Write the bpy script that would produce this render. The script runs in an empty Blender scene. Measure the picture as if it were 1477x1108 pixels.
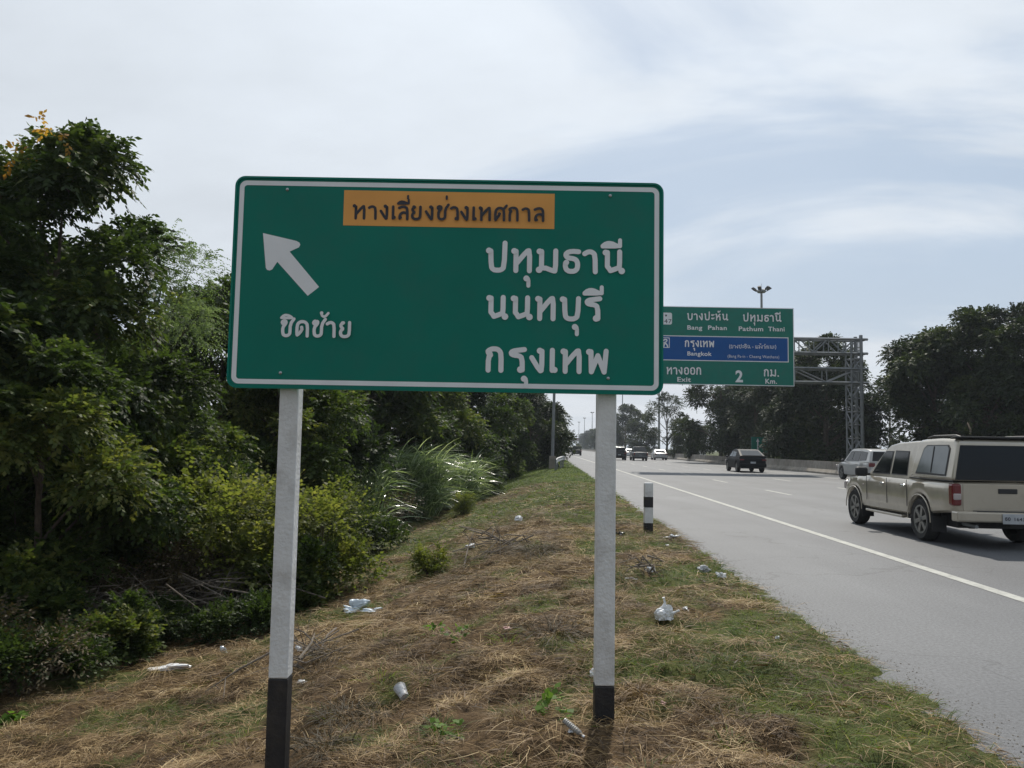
import bpy, bmesh, math, random
import numpy as np
from mathutils import Vector, Matrix

# ------------------------------------------------------------------ camera, sky, sun, exposure
sc = bpy.context.scene
col = sc.collection
EYE = 1.52
PITCH, ROLL = 4.5, 1.0
cam_d = bpy.data.cameras.new("camera"); cam = bpy.data.objects.new("camera", cam_d); col.objects.link(cam)
cam_d.sensor_width = 36.0; cam_d.lens = 1140.0 / 1477.0 * 36.0
cam_d.clip_start = 0.05; cam_d.clip_end = 6000
cam.matrix_world = Matrix.Translation((0, 0, EYE)) @ Matrix.Rotation(math.radians(90 + PITCH), 4, 'X') @ Matrix.Rotation(math.radians(ROLL), 4, 'Z')
sc.camera = cam

SUN_EL, SUN_AZ = 50.0, 10.0          # azimuth measured from +Y (straight ahead) towards +X
sun_d = bpy.data.lights.new("sun", 'SUN'); sun_d.energy = 3.8; sun_d.angle = math.radians(1.3); sun_d.color = (1.0, 0.94, 0.84)
sun = bpy.data.objects.new("sun", sun_d); col.objects.link(sun)
_el, _az = math.radians(SUN_EL), math.radians(SUN_AZ)
SUN_DIR = Vector((math.cos(_el) * math.sin(_az), math.cos(_el) * math.cos(_az), math.sin(_el)))
sun.rotation_euler = SUN_DIR.to_track_quat('Z', 'Y').to_euler()

world = bpy.data.worlds.new("World"); sc.world = world; world.use_nodes = True
def build_world():
    nt = world.node_tree; N = nt.nodes; L = nt.links; N.clear()
    out = N.new('ShaderNodeOutputWorld'); bg = N.new('ShaderNodeBackground'); bg.inputs[1].default_value = 0.1
    sky = N.new('ShaderNodeTexSky'); sky.sky_type = 'NISHITA'; sky.sun_disc = False
    sky.sun_elevation = _el; sky.sun_rotation = _az; sky.air_density = 1.2; sky.dust_density = 3.0; sky.ozone_density = 1.0
    tc = N.new('ShaderNodeTexCoord'); sp = N.new('ShaderNodeSeparateXYZ'); L.new(tc.outputs['Generated'], sp.inputs[0])
    def m(op, a, b, clamp=False):
        n = N.new('ShaderNodeMath'); n.operation = op; n.use_clamp = clamp
        for i, x in enumerate((a, b)):
            if x is None: continue
            if isinstance(x, (int, float)): n.inputs[i].default_value = x
            else: L.new(x, n.inputs[i])
        return n.outputs[0]
    zc = m('MAXIMUM', sp.outputs[2], 0.0); den = m('ADD', zc, 0.22)
    cb = N.new('ShaderNodeCombineXYZ'); L.new(m('DIVIDE', sp.outputs[0], den), cb.inputs[0]); L.new(m('DIVIDE', sp.outputs[1], den), cb.inputs[1])
    mp = N.new('ShaderNodeMapping'); L.new(cb.outputs[0], mp.inputs[0]); mp.inputs['Location'].default_value = (3.1, 1.7, 0); mp.inputs['Rotation'].default_value = (0, 0, 0.35); mp.inputs['Scale'].default_value = (0.8, 1.25, 1)
    n1 = N.new('ShaderNodeTexNoise'); n1.inputs['Scale'].default_value = 0.9; n1.inputs['Detail'].default_value = 10; n1.inputs['Roughness'].default_value = 0.56; n1.inputs['Distortion'].default_value = 0.9
    L.new(mp.outputs[0], n1.inputs['Vector'])
    r1 = N.new('ShaderNodeMapRange'); r1.inputs['From Min'].default_value = 0.33; r1.inputs['From Max'].default_value = 0.53; r1.interpolation_type = 'SMOOTHSTEP'
    # a gap in the cloud low on the right
    gx = N.new('ShaderNodeMapRange'); gx.interpolation_type = 'SMOOTHSTEP'; gx.inputs['From Min'].default_value = .10; gx.inputs['From Max'].default_value = .34; L.new(sp.outputs[0], gx.inputs[0])
    ge = m('SUBTRACT', 1.0, m('MULTIPLY', m('ABSOLUTE', m('SUBTRACT', sp.outputs[2], .19), 0), 14.0)); ge = m('MAXIMUM', ge, 0.0)
    L.new(m('SUBTRACT', n1.outputs[0], m('MULTIPLY', m('MULTIPLY', gx.outputs[0], ge), .17)), r1.inputs[0])
    n2 = N.new('ShaderNodeTexNoise'); n2.inputs['Scale'].default_value = 2.3; n2.inputs['Detail'].default_value = 10; n2.inputs['Roughness'].default_value = 0.58
    L.new(mp.outputs[0], n2.inputs['Vector'])
    # thin cloud lights up towards the sun behind it
    dot = N.new('ShaderNodeVectorMath'); dot.operation = 'DOT_PRODUCT'; L.new(tc.outputs['Generated'], dot.inputs[0]); dot.inputs[1].default_value = SUN_DIR
    glow = m('POWER', m('MAXIMUM', m('ADD', m('MULTIPLY', dot.outputs['Value'], 0.5), 0.5), 0.0), 2.2)
    bright = m('ADD', m('MULTIPLY', glow, 5.4), m('ADD', m('MULTIPLY', n2.outputs[0], 2.6), 2.3))
    cc = N.new('ShaderNodeVectorMath'); cc.operation = 'SCALE'; cc.inputs[0].default_value = (0.92, 0.99, 1.07); L.new(bright, cc.inputs['Scale'])
    # veil of high haze over the blue parts
    veil = N.new('ShaderNodeMix'); veil.data_type = 'RGBA'; veil.inputs['Factor'].default_value = 0.8
    L.new(sky.outputs[0], veil.inputs['A']); veil.inputs['B'].default_value = (3.5, 4.8, 6.5, 1)
    mix = N.new('ShaderNodeMix'); mix.data_type = 'RGBA'
    L.new(m('ADD', m('MULTIPLY', r1.outputs[0], 0.74), 0.22), mix.inputs['Factor']); L.new(veil.outputs['Result'], mix.inputs['A']); L.new(cc.outputs[0], mix.inputs['B'])
    hz = N.new('ShaderNodeMix'); hz.data_type = 'RGBA'; L.new(m('MULTIPLY', m('POWER', m('SUBTRACT', 1.0, zc), 12.0), .9), hz.inputs['Factor']); L.new(mix.outputs['Result'], hz.inputs['A']); hz.inputs['B'].default_value = (7.7, 7.9, 8.2, 1)
    L.new(hz.outputs['Result'], bg.inputs[0]); L.new(bg.outputs[0], out.inputs[0])
build_world()
sc.view_settings.view_transform = 'Standard'; sc.view_settings.look = 'None'
sc.view_settings.exposure = 0.06; sc.view_settings.gamma = 1.0

# ------------------------------------------------------------------ small maths
rng = np.random.default_rng(7)
random.seed(7)
def vnoise(x, y, seed=0):
    x = np.asarray(x, float); y = np.asarray(y, float)
    xi = np.floor(x); yi = np.floor(y); fx = x - xi; fy = y - yi
    fx = fx * fx * (3 - 2 * fx); fy = fy * fy * (3 - 2 * fy)
    def hsh(a, b):
        v = np.sin(a * 127.1 + b * 311.7 + seed * 74.7) * 43758.5453
        return v - np.floor(v)
    return (hsh(xi, yi) * (1 - fx) + hsh(xi + 1, yi) * fx) * (1 - fy) + (hsh(xi, yi + 1) * (1 - fx) + hsh(xi + 1, yi + 1) * fx) * fy
def sstep(a, b, x):
    t = np.clip((np.asarray(x, float) - a) / (b - a), 0, 1); return t * t * (3 - 2 * t)
SL = 0.043                                   # the road runs slightly to the right of the view
def edge_x(y): return 2.52 + SL * np.asarray(y, float)
def ground_z(x, y):
    """verge: level beside the road, falling away to a ditch on the left"""
    x = np.asarray(x, float); y = np.asarray(y, float)
    q = edge_x(y) - x
    fall = -1.22 * sstep(1.70, 7.25, q) * (1 - 0.35 * sstep(30, 90, y))
    near = 1 - sstep(25, 60, y)
    lump = (vnoise(x * 1.1, y * 1.1, 1) - .5) * .08 + (vnoise(x * 2.7, y * 2.7, 2) - .5) * .11 + (vnoise(x * 7, y * 7, 3) - .5) * .09
    z = fall + lump * sstep(0.15, 1.6, q) * (0.35 + 0.65 * near)
    lip = 0.012 + (vnoise(x * 5, y * 5, 5) - .5) * .05 + (vnoise(x * 14, y * 14, 6) - .5) * .03
    z = z + lip * (1 - sstep(1.0, 2.0, q))
    z = np.where(q < 0.30, z * 1.0 - 0.10 * sstep(0.26, -0.12, q), z)
    z = np.where(q < -0.12, -0.07, z)
    far_side = x - (19.6 + SL * y)           # beyond the median barrier
    z = np.where(far_side > 0, 0.02 + (vnoise(x * .5, y * .5, 8) - .5) * .1 - .35 * sstep(0, 6, far_side), z)
    return z
def gz(x, y): return float(ground_z(x, y))
def edge_at(y): return float(edge_x(y))
_P, _R = math.radians(PITCH), math.radians(ROLL)
_FW = np.array([0, math.cos(_P), math.sin(_P)]); _UP0 = np.array([0, -math.sin(_P), math.cos(_P)]); _RT0 = np.array([1., 0, 0])
_RT = math.cos(_R) * _RT0 + math.sin(_R) * _UP0; _UP = -math.sin(_R) * _RT0 + math.cos(_R) * _UP0
def ray(u, v): return (u - 738.5) / 1140. * _RT - (v - 554.) / 1140. * _UP + _FW
def on_y(u, v, y):
    d = ray(u, v); t = y / d[1]; return (d[0] * t, y, EYE + d[2] * t)
def on_ground(u, v, it=30):
    d = ray(u, v); z = 0.0
    for _ in range(it):
        t = (z - EYE) / d[2]; x, y = d[0] * t, d[1] * t; z = 0.5 * z + 0.5 * gz(x, y)
    return (x, y, gz(x, y))

# ------------------------------------------------------------------ scene helpers
def tag(o, label=None, cat=None, group=None, kind=None):
    if label: o["label"] = label
    if cat: o["category"] = cat
    if group: o["group"] = group
    if kind: o["kind"] = kind
    return o
def thing(name, label, cat, loc=(0, 0, 0), rz=0.0, group=None):
    o = bpy.data.objects.new(name, None); o.empty_display_size = .2; col.objects.link(o)
    o.location = loc; o.rotation_euler = (0, 0, rz)
    return tag(o, label, cat, group)
def link(name, me, parent=None):
    o = bpy.data.objects.new(name, me); col.objects.link(o)
    if parent is not None: o.parent = parent
    return o
def copy_tree(o, parent=None):
    c = o.copy(); col.objects.link(c); c.parent = parent
    for ch in list(o.children): copy_tree(ch, c)
    return c
class MB:
    def __init__(s): s.v = []; s.f = []; s.mi = []
    def add(s, vs, fs, mi=0):
        b = len(s.v); s.v.extend([tuple(map(float, p)) for p in vs]); s.f.extend([tuple(b + i for i in f) for f in fs]); s.mi.extend([mi] * len(fs)); return s
    def box(s, c, d, rot=None, mi=0, taper=1.0):
        hx, hy, hz = d[0] / 2, d[1] / 2, d[2] / 2
        P = [(-hx, -hy, -hz), (hx, -hy, -hz), (hx, hy, -hz), (-hx, hy, -hz), (-hx * taper, -hy * taper, hz), (hx * taper, -hy * taper, hz), (hx * taper, hy * taper, hz), (-hx * taper, hy * taper, hz)]
        if rot is not None: P = [tuple(rot @ Vector(p)) for p in P]
        P = [(p[0] + c[0], p[1] + c[1], p[2] + c[2]) for p in P]
        return s.add(P, [(3, 2, 1, 0), (4, 5, 6, 7), (0, 1, 5, 4), (1, 2, 6, 5), (2, 3, 7, 6), (3, 0, 4, 7)], mi)
    def tube(s, pts, rad, n=8, mi=0, cap=True):
        pts = [Vector(p) for p in pts]
        if not hasattr(rad, '__len__'): rad = [rad] * len(pts)
        rings = []
        ref = None
        for i, p in enumerate(pts):
            t = (pts[min(i + 1, len(pts) - 1)] - pts[max(i - 1, 0)]).normalized()
            if ref is None: ref = Vector((1, 0, 0)) if abs(t.x) < .8 else Vector((0, 1, 0))
            a = (ref - t * ref.dot(t)).normalized(); b = t.cross(a); ref = a
            rings.append([p + (a * math.cos(2 * math.pi * k / n) + b * math.sin(2 * math.pi * k / n)) * rad[i] for k in range(n)])
        V = [q for r in rings for q in r]; Fc = []
        for i in range(len(pts) - 1):
            for k in range(n):
                Fc.append((i * n + k, i * n + (k + 1) % n, (i + 1) * n + (k + 1) % n, (i + 1) * n + k))
        if cap: Fc.append(tuple(reversed(range(n)))); Fc.append(tuple((len(pts) - 1) * n + k for k in range(n)))
        return s.add(V, Fc, mi)
    def bar(s, a, b, w, mi=0, n=4): return s.tube([a, b], w * .707 if n == 4 else w / 2, n, mi)
    def lathe(s, prof, axis='z', c=(0, 0, 0), n=24, mi=0):
        V = []; Fc = []; m = len(prof)
        for k in range(n):
            a = 2 * math.pi * k / n
            for r, h in prof:
                p = (r * math.cos(a), r * math.sin(a), h) if axis == 'z' else (h, r * math.cos(a), r * math.sin(a))
                V.append((p[0] + c[0], p[1] + c[1], p[2] + c[2]))
        for k in range(n):
            k2 = (k + 1) % n
            for i in range(m - 1): Fc.append((k * m + i, k2 * m + i, k2 * m + i + 1, k * m + i + 1))
        return s.add(V, Fc, mi)
    def prism(s, poly, fn, t0, t1, mi=0):
        """poly in 2d; fn(a,b,t) -> 3d point"""
        n = len(poly); V = [fn(a, b, t0) for a, b in poly] + [fn(a, b, t1) for a, b in poly]
        Fc = [tuple(range(n)), tuple(reversed(range(n, 2 * n)))] + [(i, n + i, n + (i + 1) % n, (i + 1) % n) for i in range(n)]
        return s.add(V, Fc, mi)
    def build(s, name, mats, parent=None, smooth=False, bevel=0, seg=2, fix=True):
        me = bpy.data.meshes.new(name); me.from_pydata(s.v, [], s.f); me.update()
        if fix:
            bm = bmesh.new(); bm.from_mesh(me); bmesh.ops.recalc_face_normals(bm, faces=bm.faces); bm.to_mesh(me); bm.free()
        for m in (mats if isinstance(mats, (list, tuple)) else [mats]): me.materials.append(m)
        me.polygons.foreach_set('material_index', s.mi)
        if smooth:
            me.polygons.foreach_set('use_smooth', [True] * len(me.polygons)); me.set_sharp_from_angle(angle=math.radians(38))
        o = link(name, me, parent)
        if bevel:
            b = o.modifiers.new('bevel', 'BEVEL'); b.width = bevel; b.segments = seg; b.limit_method = 'ANGLE'; b.angle_limit = math.radians(35)
        return o
def np_mesh(name, V, quads, mat, tint=None):
    me = bpy.data.meshes.new(name); V = np.ascontiguousarray(V, np.float32).reshape(-1, 3); quads = np.ascontiguousarray(quads, np.int32)
    k = quads.shape[1]
    me.vertices.add(len(V)); me.vertices.foreach_set('co', V.ravel())
    me.loops.add(quads.size); me.loops.foreach_set('vertex_index', quads.ravel())
    me.polygons.add(len(quads)); me.polygons.foreach_set('loop_start', np.arange(0, quads.size, k, dtype=np.int32))
    me.update(calc_edges=True); me.validate()
    if tint is not None:
        a = me.attributes.new('tint', 'FLOAT', 'POINT'); a.data.foreach_set('value', np.ascontiguousarray(tint, np.float32).ravel())
    me.materials.append(mat); return me

# ------------------------------------------------------------------ materials
def new_mat(name):
    m = bpy.data.materials.new(name); m.use_nodes = True; nt = m.node_tree
    return m, nt, nt.nodes, nt.links, nt.nodes['Principled BSDF']
def mat(name, c, rough=.6, metal=0., var=.12, scale=6., bump=0., bscale=40., coat=0., spec=.5, dirt=None, dirt_scale=3., dirt_amt=.5):
    m, nt, N, L, b = new_mat(name)
    tc = N.new('ShaderNodeTexCoord')
    n = N.new('ShaderNodeTexNoise'); n.inputs['Scale'].default_value = scale; n.inputs['Detail'].default_value = 6; L.new(tc.outputs['Object'], n.inputs['Vector'])
    r = N.new('ShaderNodeValToRGB'); r.color_ramp.elements[0].position = .3; r.color_ramp.elements[1].position = .7
    r.color_ramp.elements[0].color = tuple(x * (1 - var) for x in c) + (1,); r.color_ramp.elements[1].color = tuple(min(1, x * (1 + var)) for x in c) + (1,)
    L.new(n.outputs[0], r.inputs[0]); out = r.outputs[0]
    if dirt:
        n2 = N.new('ShaderNodeTexNoise'); n2.inputs['Scale'].default_value = dirt_scale; n2.inputs['Detail'].default_value = 9; n2.inputs['Roughness'].default_value = .65; L.new(tc.outputs['Object'], n2.inputs['Vector'])
        mr = N.new('ShaderNodeMapRange'); mr.inputs['From Min'].default_value = .48; mr.inputs['From Max'].default_value = .75; mr.inputs['To Max'].default_value = dirt_amt; L.new(n2.outputs[0], mr.inputs[0])
        mx = N.new('ShaderNodeMix'); mx.data_type = 'RGBA'; L.new(mr.outputs[0], mx.inputs['Factor']); L.new(out, mx.inputs['A']); mx.inputs['B'].default_value = tuple(dirt) + (1,); out = mx.outputs['Result']
    L.new(out, b.inputs['Base Color'])
    b.inputs['Roughness'].default_value = rough; b.inputs['Metallic'].default_value = metal; b.inputs['Coat Weight'].default_value = coat; b.inputs['Specular IOR Level'].default_value = spec
    if bump:
        n3 = N.new('ShaderNodeTexNoise'); n3.inputs['Scale'].default_value = bscale; n3.inputs['Detail'].default_value = 5; L.new(tc.outputs['Object'], n3.inputs['Vector'])
        bp = N.new('ShaderNodeBump'); bp.inputs['Strength'].default_value = bump; bp.inputs['Distance'].default_value = .02; L.new(n3.outputs[0], bp.inputs['Height']); L.new(bp.outputs[0], b.inputs['Normal'])
    return m
def leaf_mat(name, ramp, rough=.6, trans=.35, tcol=1.6, spec=.22):
    """ramp: list of (pos, colour) driven by each spray's own tint"""
    m, nt, N, L, b = new_mat(name)
    a = N.new('ShaderNodeAttribute'); a.attribute_name = 'tint'
    oi = N.new('ShaderNodeObjectInfo')
    ad = N.new('ShaderNodeMath'); ad.operation = 'MULTIPLY_ADD'; L.new(oi.outputs['Random'], ad.inputs[0]); ad.inputs[1].default_value = .22; L.new(a.outputs['Fac'], ad.inputs[2])
    sb = N.new('ShaderNodeMath'); sb.operation = 'SUBTRACT'; L.new(ad.outputs[0], sb.inputs[0]); sb.inputs[1].default_value = .11
    r = N.new('ShaderNodeValToRGB'); e = r.color_ramp.elements
    while len(e) < len(ramp): e.new(.5)
    for i, (p, c) in enumerate(ramp): e[i].position = p; e[i].color = tuple(c) + (1,)
    L.new(sb.outputs[0], r.inputs[0]); L.new(r.outputs[0], b.inputs['Base Color']); b.inputs['Roughness'].default_value = rough; b.inputs['Specular IOR Level'].default_value = spec
    t = N.new('ShaderNodeBsdfTranslucent'); vm = N.new('ShaderNodeVectorMath'); vm.operation = 'MULTIPLY'; L.new(r.outputs[0], vm.inputs[0]); vm.inputs[1].default_value = (tcol * 1.1, tcol * 1.15, tcol * .55); L.new(vm.outputs[0], t.inputs[0])
    mx = N.new('ShaderNodeMixShader'); mx.inputs[0].default_value = trans; L.new(b.outputs[0], mx.inputs[1]); L.new(t.outputs[0], mx.inputs[2])
    L.new(mx.outputs[0], N['Material Output'].inputs[0]); return m

M = {}
M['green'] = mat('sign_green', (.0, .170, .125), .5, var=.06, scale=2.5, dirt=(.03, .135, .11), dirt_scale=2.2, dirt_amt=.55, spec=.22)
M['white_sheet'] = mat('sign_white', (.76, .78, .80), .5, var=.05, scale=5)
M['orange'] = mat('sign_orange', (.74, .34, .07), .5, var=.06, scale=4)
M['sign_black'] = mat('sign_black', (.02, .02, .03), .5)
M['blue'] = mat('sign_blue', (.0, .080, .30), .55, var=.05, scale=1, spec=.15)
M['alu'] = mat('bare_aluminium', (.35, .37, .38), .45, .8)
M['galv'] = mat('galvanised_steel', (.21, .225, .235), .55, .45, var=.2, scale=3, dirt=(.2, .17, .13), dirt_amt=.35)
M['bolt'] = mat('bolt_zinc', (.4, .42, .44), .4, .7)
M['post_white'] = mat('post_white_paint', (.66, .67, .67), .7, var=.08, scale=6, bump=.35, bscale=45, dirt=(.28, .26, .23), dirt_scale=5, dirt_amt=.6)
M['post_black'] = mat('post_black_paint', (.012, .012, .014), .6, var=.3, scale=9, bump=.25, bscale=60, dirt=(.06, .05, .04), dirt_scale=8, dirt_amt=.5)
M['concrete'] = mat('old_concrete', (.27, .245, .21), .9, var=.25, scale=2.2, bump=.3, bscale=18, dirt=(.14, .115, .09), dirt_scale=.9, dirt_amt=.75)
M['tyre'] = mat('tyre_rubber', (.018, .018, .019), .85, var=.3, scale=12, dirt=(.09, .08, .065), dirt_scale=8, dirt_amt=.4)
M['rim'] = mat('alloy_rim', (.26, .26, .25), .35, .7, var=.15, scale=9, dirt=(.12, .1, .08), dirt_scale=6, dirt_amt=.5)
M['beige'] = mat('beige_metallic_paint', (.45, .405, .325), .26, .3, var=.04, scale=2, coat=.9, dirt=(.22, .185, .13), dirt_scale=2.2, dirt_amt=.45)
M['silver'] = mat('silver_metallic_paint', (.42, .42, .41), .33, .35, var=.05, scale=2, coat=.5, dirt=(.2, .19, .17), dirt_scale=2, dirt_amt=.3)
M['darkpaint'] = mat('dark_blue_grey_paint', (.004, .005, .007), .5, .0, var=.05, scale=2, coat=.0, spec=.14)
M['blackpaint'] = mat('black_paint', (.010, .010, .012), .4, .0, coat=.2, spec=.3)
M['greypaint'] = mat('grey_paint', (.12, .125, .13), .35, .3, coat=.5)
M['whitepaint'] = mat('white_car_paint', (.62, .63, .64), .35, .0, coat=.5)
M['glass'] = mat('tinted_glass', (.006, .008, .010), .06, 0, var=.05, spec=.3)
M['glass_light'] = mat('canopy_glass', (.10, .115, .12), .08, 0, var=.1, spec=.8)
M['trim'] = mat('black_plastic', (.02, .02, .021), .55)
M['red_lens'] = mat('red_lens', (.13, .010, .012), .25, coat=.4)
M['clear_lens'] = mat('clear_lens', (.42, .37, .36), .2, coat=.6)
M['plate'] = mat('licence_plate_white', (.42, .44, .46), .5, dirt=(.2, .18, .15), dirt_amt=.4, dirt_scale=9)
M['chrome'] = mat('chrome', (.55, .55, .55), .2, 1.)
M['bark'] = mat('bark', (.085, .065, .048), .95, var=.4, scale=7, bump=.7, bscale=20)
M['dead_wood'] = mat('dead_wood', (.16, .135, .11), .95, var=.4, scale=9)
M['plastic_white'] = mat('white_plastic_bag', (.74, .75, .77), .35, var=.06, scale=20, dirt=(.45, .42, .36), dirt_scale=20, dirt_amt=.45)
M['plastic_silver'] = mat('silvery_plastic_sheet', (.55, .62, .68), .28, .15, var=.12, scale=14)
M['plastic_grey'] = mat('dirty_clear_plastic', (.42, .43, .44), .25, var=.25, scale=30, dirt=(.2, .17, .13), dirt_scale=16, dirt_amt=.6)
M['plastic_dirty'] = mat('muddy_clear_plastic', (.24, .235, .22), .3, var=.3, scale=30, dirt=(.12, .09, .06), dirt_scale=18, dirt_amt=.7)
M['cup'] = mat('dull_white_cup', (.5, .51, .53), .4, var=.12, scale=20, dirt=(.3, .27, .22), dirt_scale=25, dirt_amt=.5)
M['plastic_black'] = mat('black_plastic_bag', (.012, .012, .013), .3)
M['paper_pink'] = mat('pink_paper', (.55, .36, .33), .8)
M['paint_line'] = mat('road_line_paint', (.40, .40, .365), .75, var=.15, scale=3, dirt=(.17, .17, .165), dirt_scale=9, dirt_amt=.85)
M['grit'] = mat('roadside_grit', (.14, .125, .105), .95, var=.4, scale=40)
M['far_wall'] = mat('pale_wall', (.5, .5, .48), .8)
M['far_brown'] = mat('bridge_brown', (.12, .06, .05), .8)

LEAF = {}
LEAF['dark'] = leaf_mat('leaf_dark', [(0, (.018, .031, .011)), (.45, (.032, .053, .016)), (.85, (.062, .088, .024)), (1, (.11, .125, .035))], trans=.38, tcol=1.6)
LEAF['mid'] = leaf_mat('leaf_mid', [(0, (.024, .039, .013)), (.5, (.047, .074, .020)), (.85, (.088, .112, .03)), (1, (.14, .148, .042))], trans=.42, tcol=1.65)
LEAF['yellow'] = leaf_mat('leaf_yellow_green', [(0, (.044, .060, .017)), (.5, (.092, .113, .030)), (1, (.19, .19, .06))], trans=.47, tcol=1.75)
LEAF['feather'] = leaf_mat('leaf_feathery', [(0, (.09, .13, .07)), (.5, (.13, .18, .10)), (1, (.20, .24, .14))], trans=.5)
LEAF['orange'] = leaf_mat('leaf_orange', [(0, (.28, .14, .03)), (1, (.42, .24, .06))], trans=.4)
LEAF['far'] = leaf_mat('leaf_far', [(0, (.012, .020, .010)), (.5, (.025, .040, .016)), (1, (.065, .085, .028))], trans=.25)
LEAF['reed'] = leaf_mat('leaf_reed', [(0, (.08, .125, .055)), (.45, (.17, .23, .13)), (1, (.42, .48, .37))], rough=.26, trans=.4, spec=.8)
LEAF['weed'] = leaf_mat('leaf_weed', [(0, (.07, .13, .02)), (1, (.13, .22, .04))], trans=.45)
LEAF['brown'] = leaf_mat('leaf_dry_brown', [(0, (.035, .028, .016)), (.6, (.08, .062, .034)), (1, (.15, .12, .065))], trans=.2, tcol=1.0)
LEAF['straw'] = leaf_mat('straw', [(0, (.055, .033, .016)), (.3, (.178, .112, .052)), (.65, (.38, .26, .125)), (1, (.64, .50, .29))], trans=.15, tcol=1.0)
LEAF['grass'] = leaf_mat('grass', [(0, (.045, .072, .018)), (.5, (.09, .135, .03)), (1, (.18, .20, .06))], trans=.35)

def ground_material():
    m, nt, N, L, b = new_mat('verge_ground')
    g = N.new('ShaderNodeNewGeometry')
    def noise(s, d=8, r=.6):
        n = N.new('ShaderNodeTexNoise'); n.inputs['Scale'].default_value = s; n.inputs['Detail'].default_value = d; n.inputs['Roughness'].default_value = r; L.new(g.outputs['Position'], n.inputs['Vector']); return n.outputs[0]
    r = N.new('ShaderNodeValToRGB'); e = r.color_ramp.elements; e[0].position = .32; e[0].color = (.03, .02, .011, 1); e[1].position = .75; e[1].color = (.18, .12, .066, 1)
    L.new(noise(9), r.inputs[0])
    a = N.new('ShaderNodeAttribute'); a.attribute_name = 'green'
    gr = N.new('ShaderNodeValToRGB'); e = gr.color_ramp.elements; e[0].position = .3; e[0].color = (.032, .045, .014, 1); e[1].position = .75; e[1].color = (.12, .13, .04, 1)
    L.new(noise(5), gr.inputs[0])
    mx = N.new('ShaderNodeMix'); mx.data_type = 'RGBA'; L.new(a.outputs['Fac'], mx.inputs['Factor']); L.new(r.outputs[0], mx.inputs['A']); L.new(gr.outputs[0], mx.inputs['B'])
    L.new(mx.outputs['Result'], b.inputs['Base Color']); b.inputs['Roughness'].default_value = .95; b.inputs['Specular IOR Level'].default_value = .1
    bp = N.new('ShaderNodeBump'); bp.inputs['Strength'].default_value = .8; bp.inputs['Distance'].default_value = .04; L.new(noise(22, 6), bp.inputs['Height']); L.new(bp.outputs[0], b.inputs['Normal'])
    return m
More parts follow.
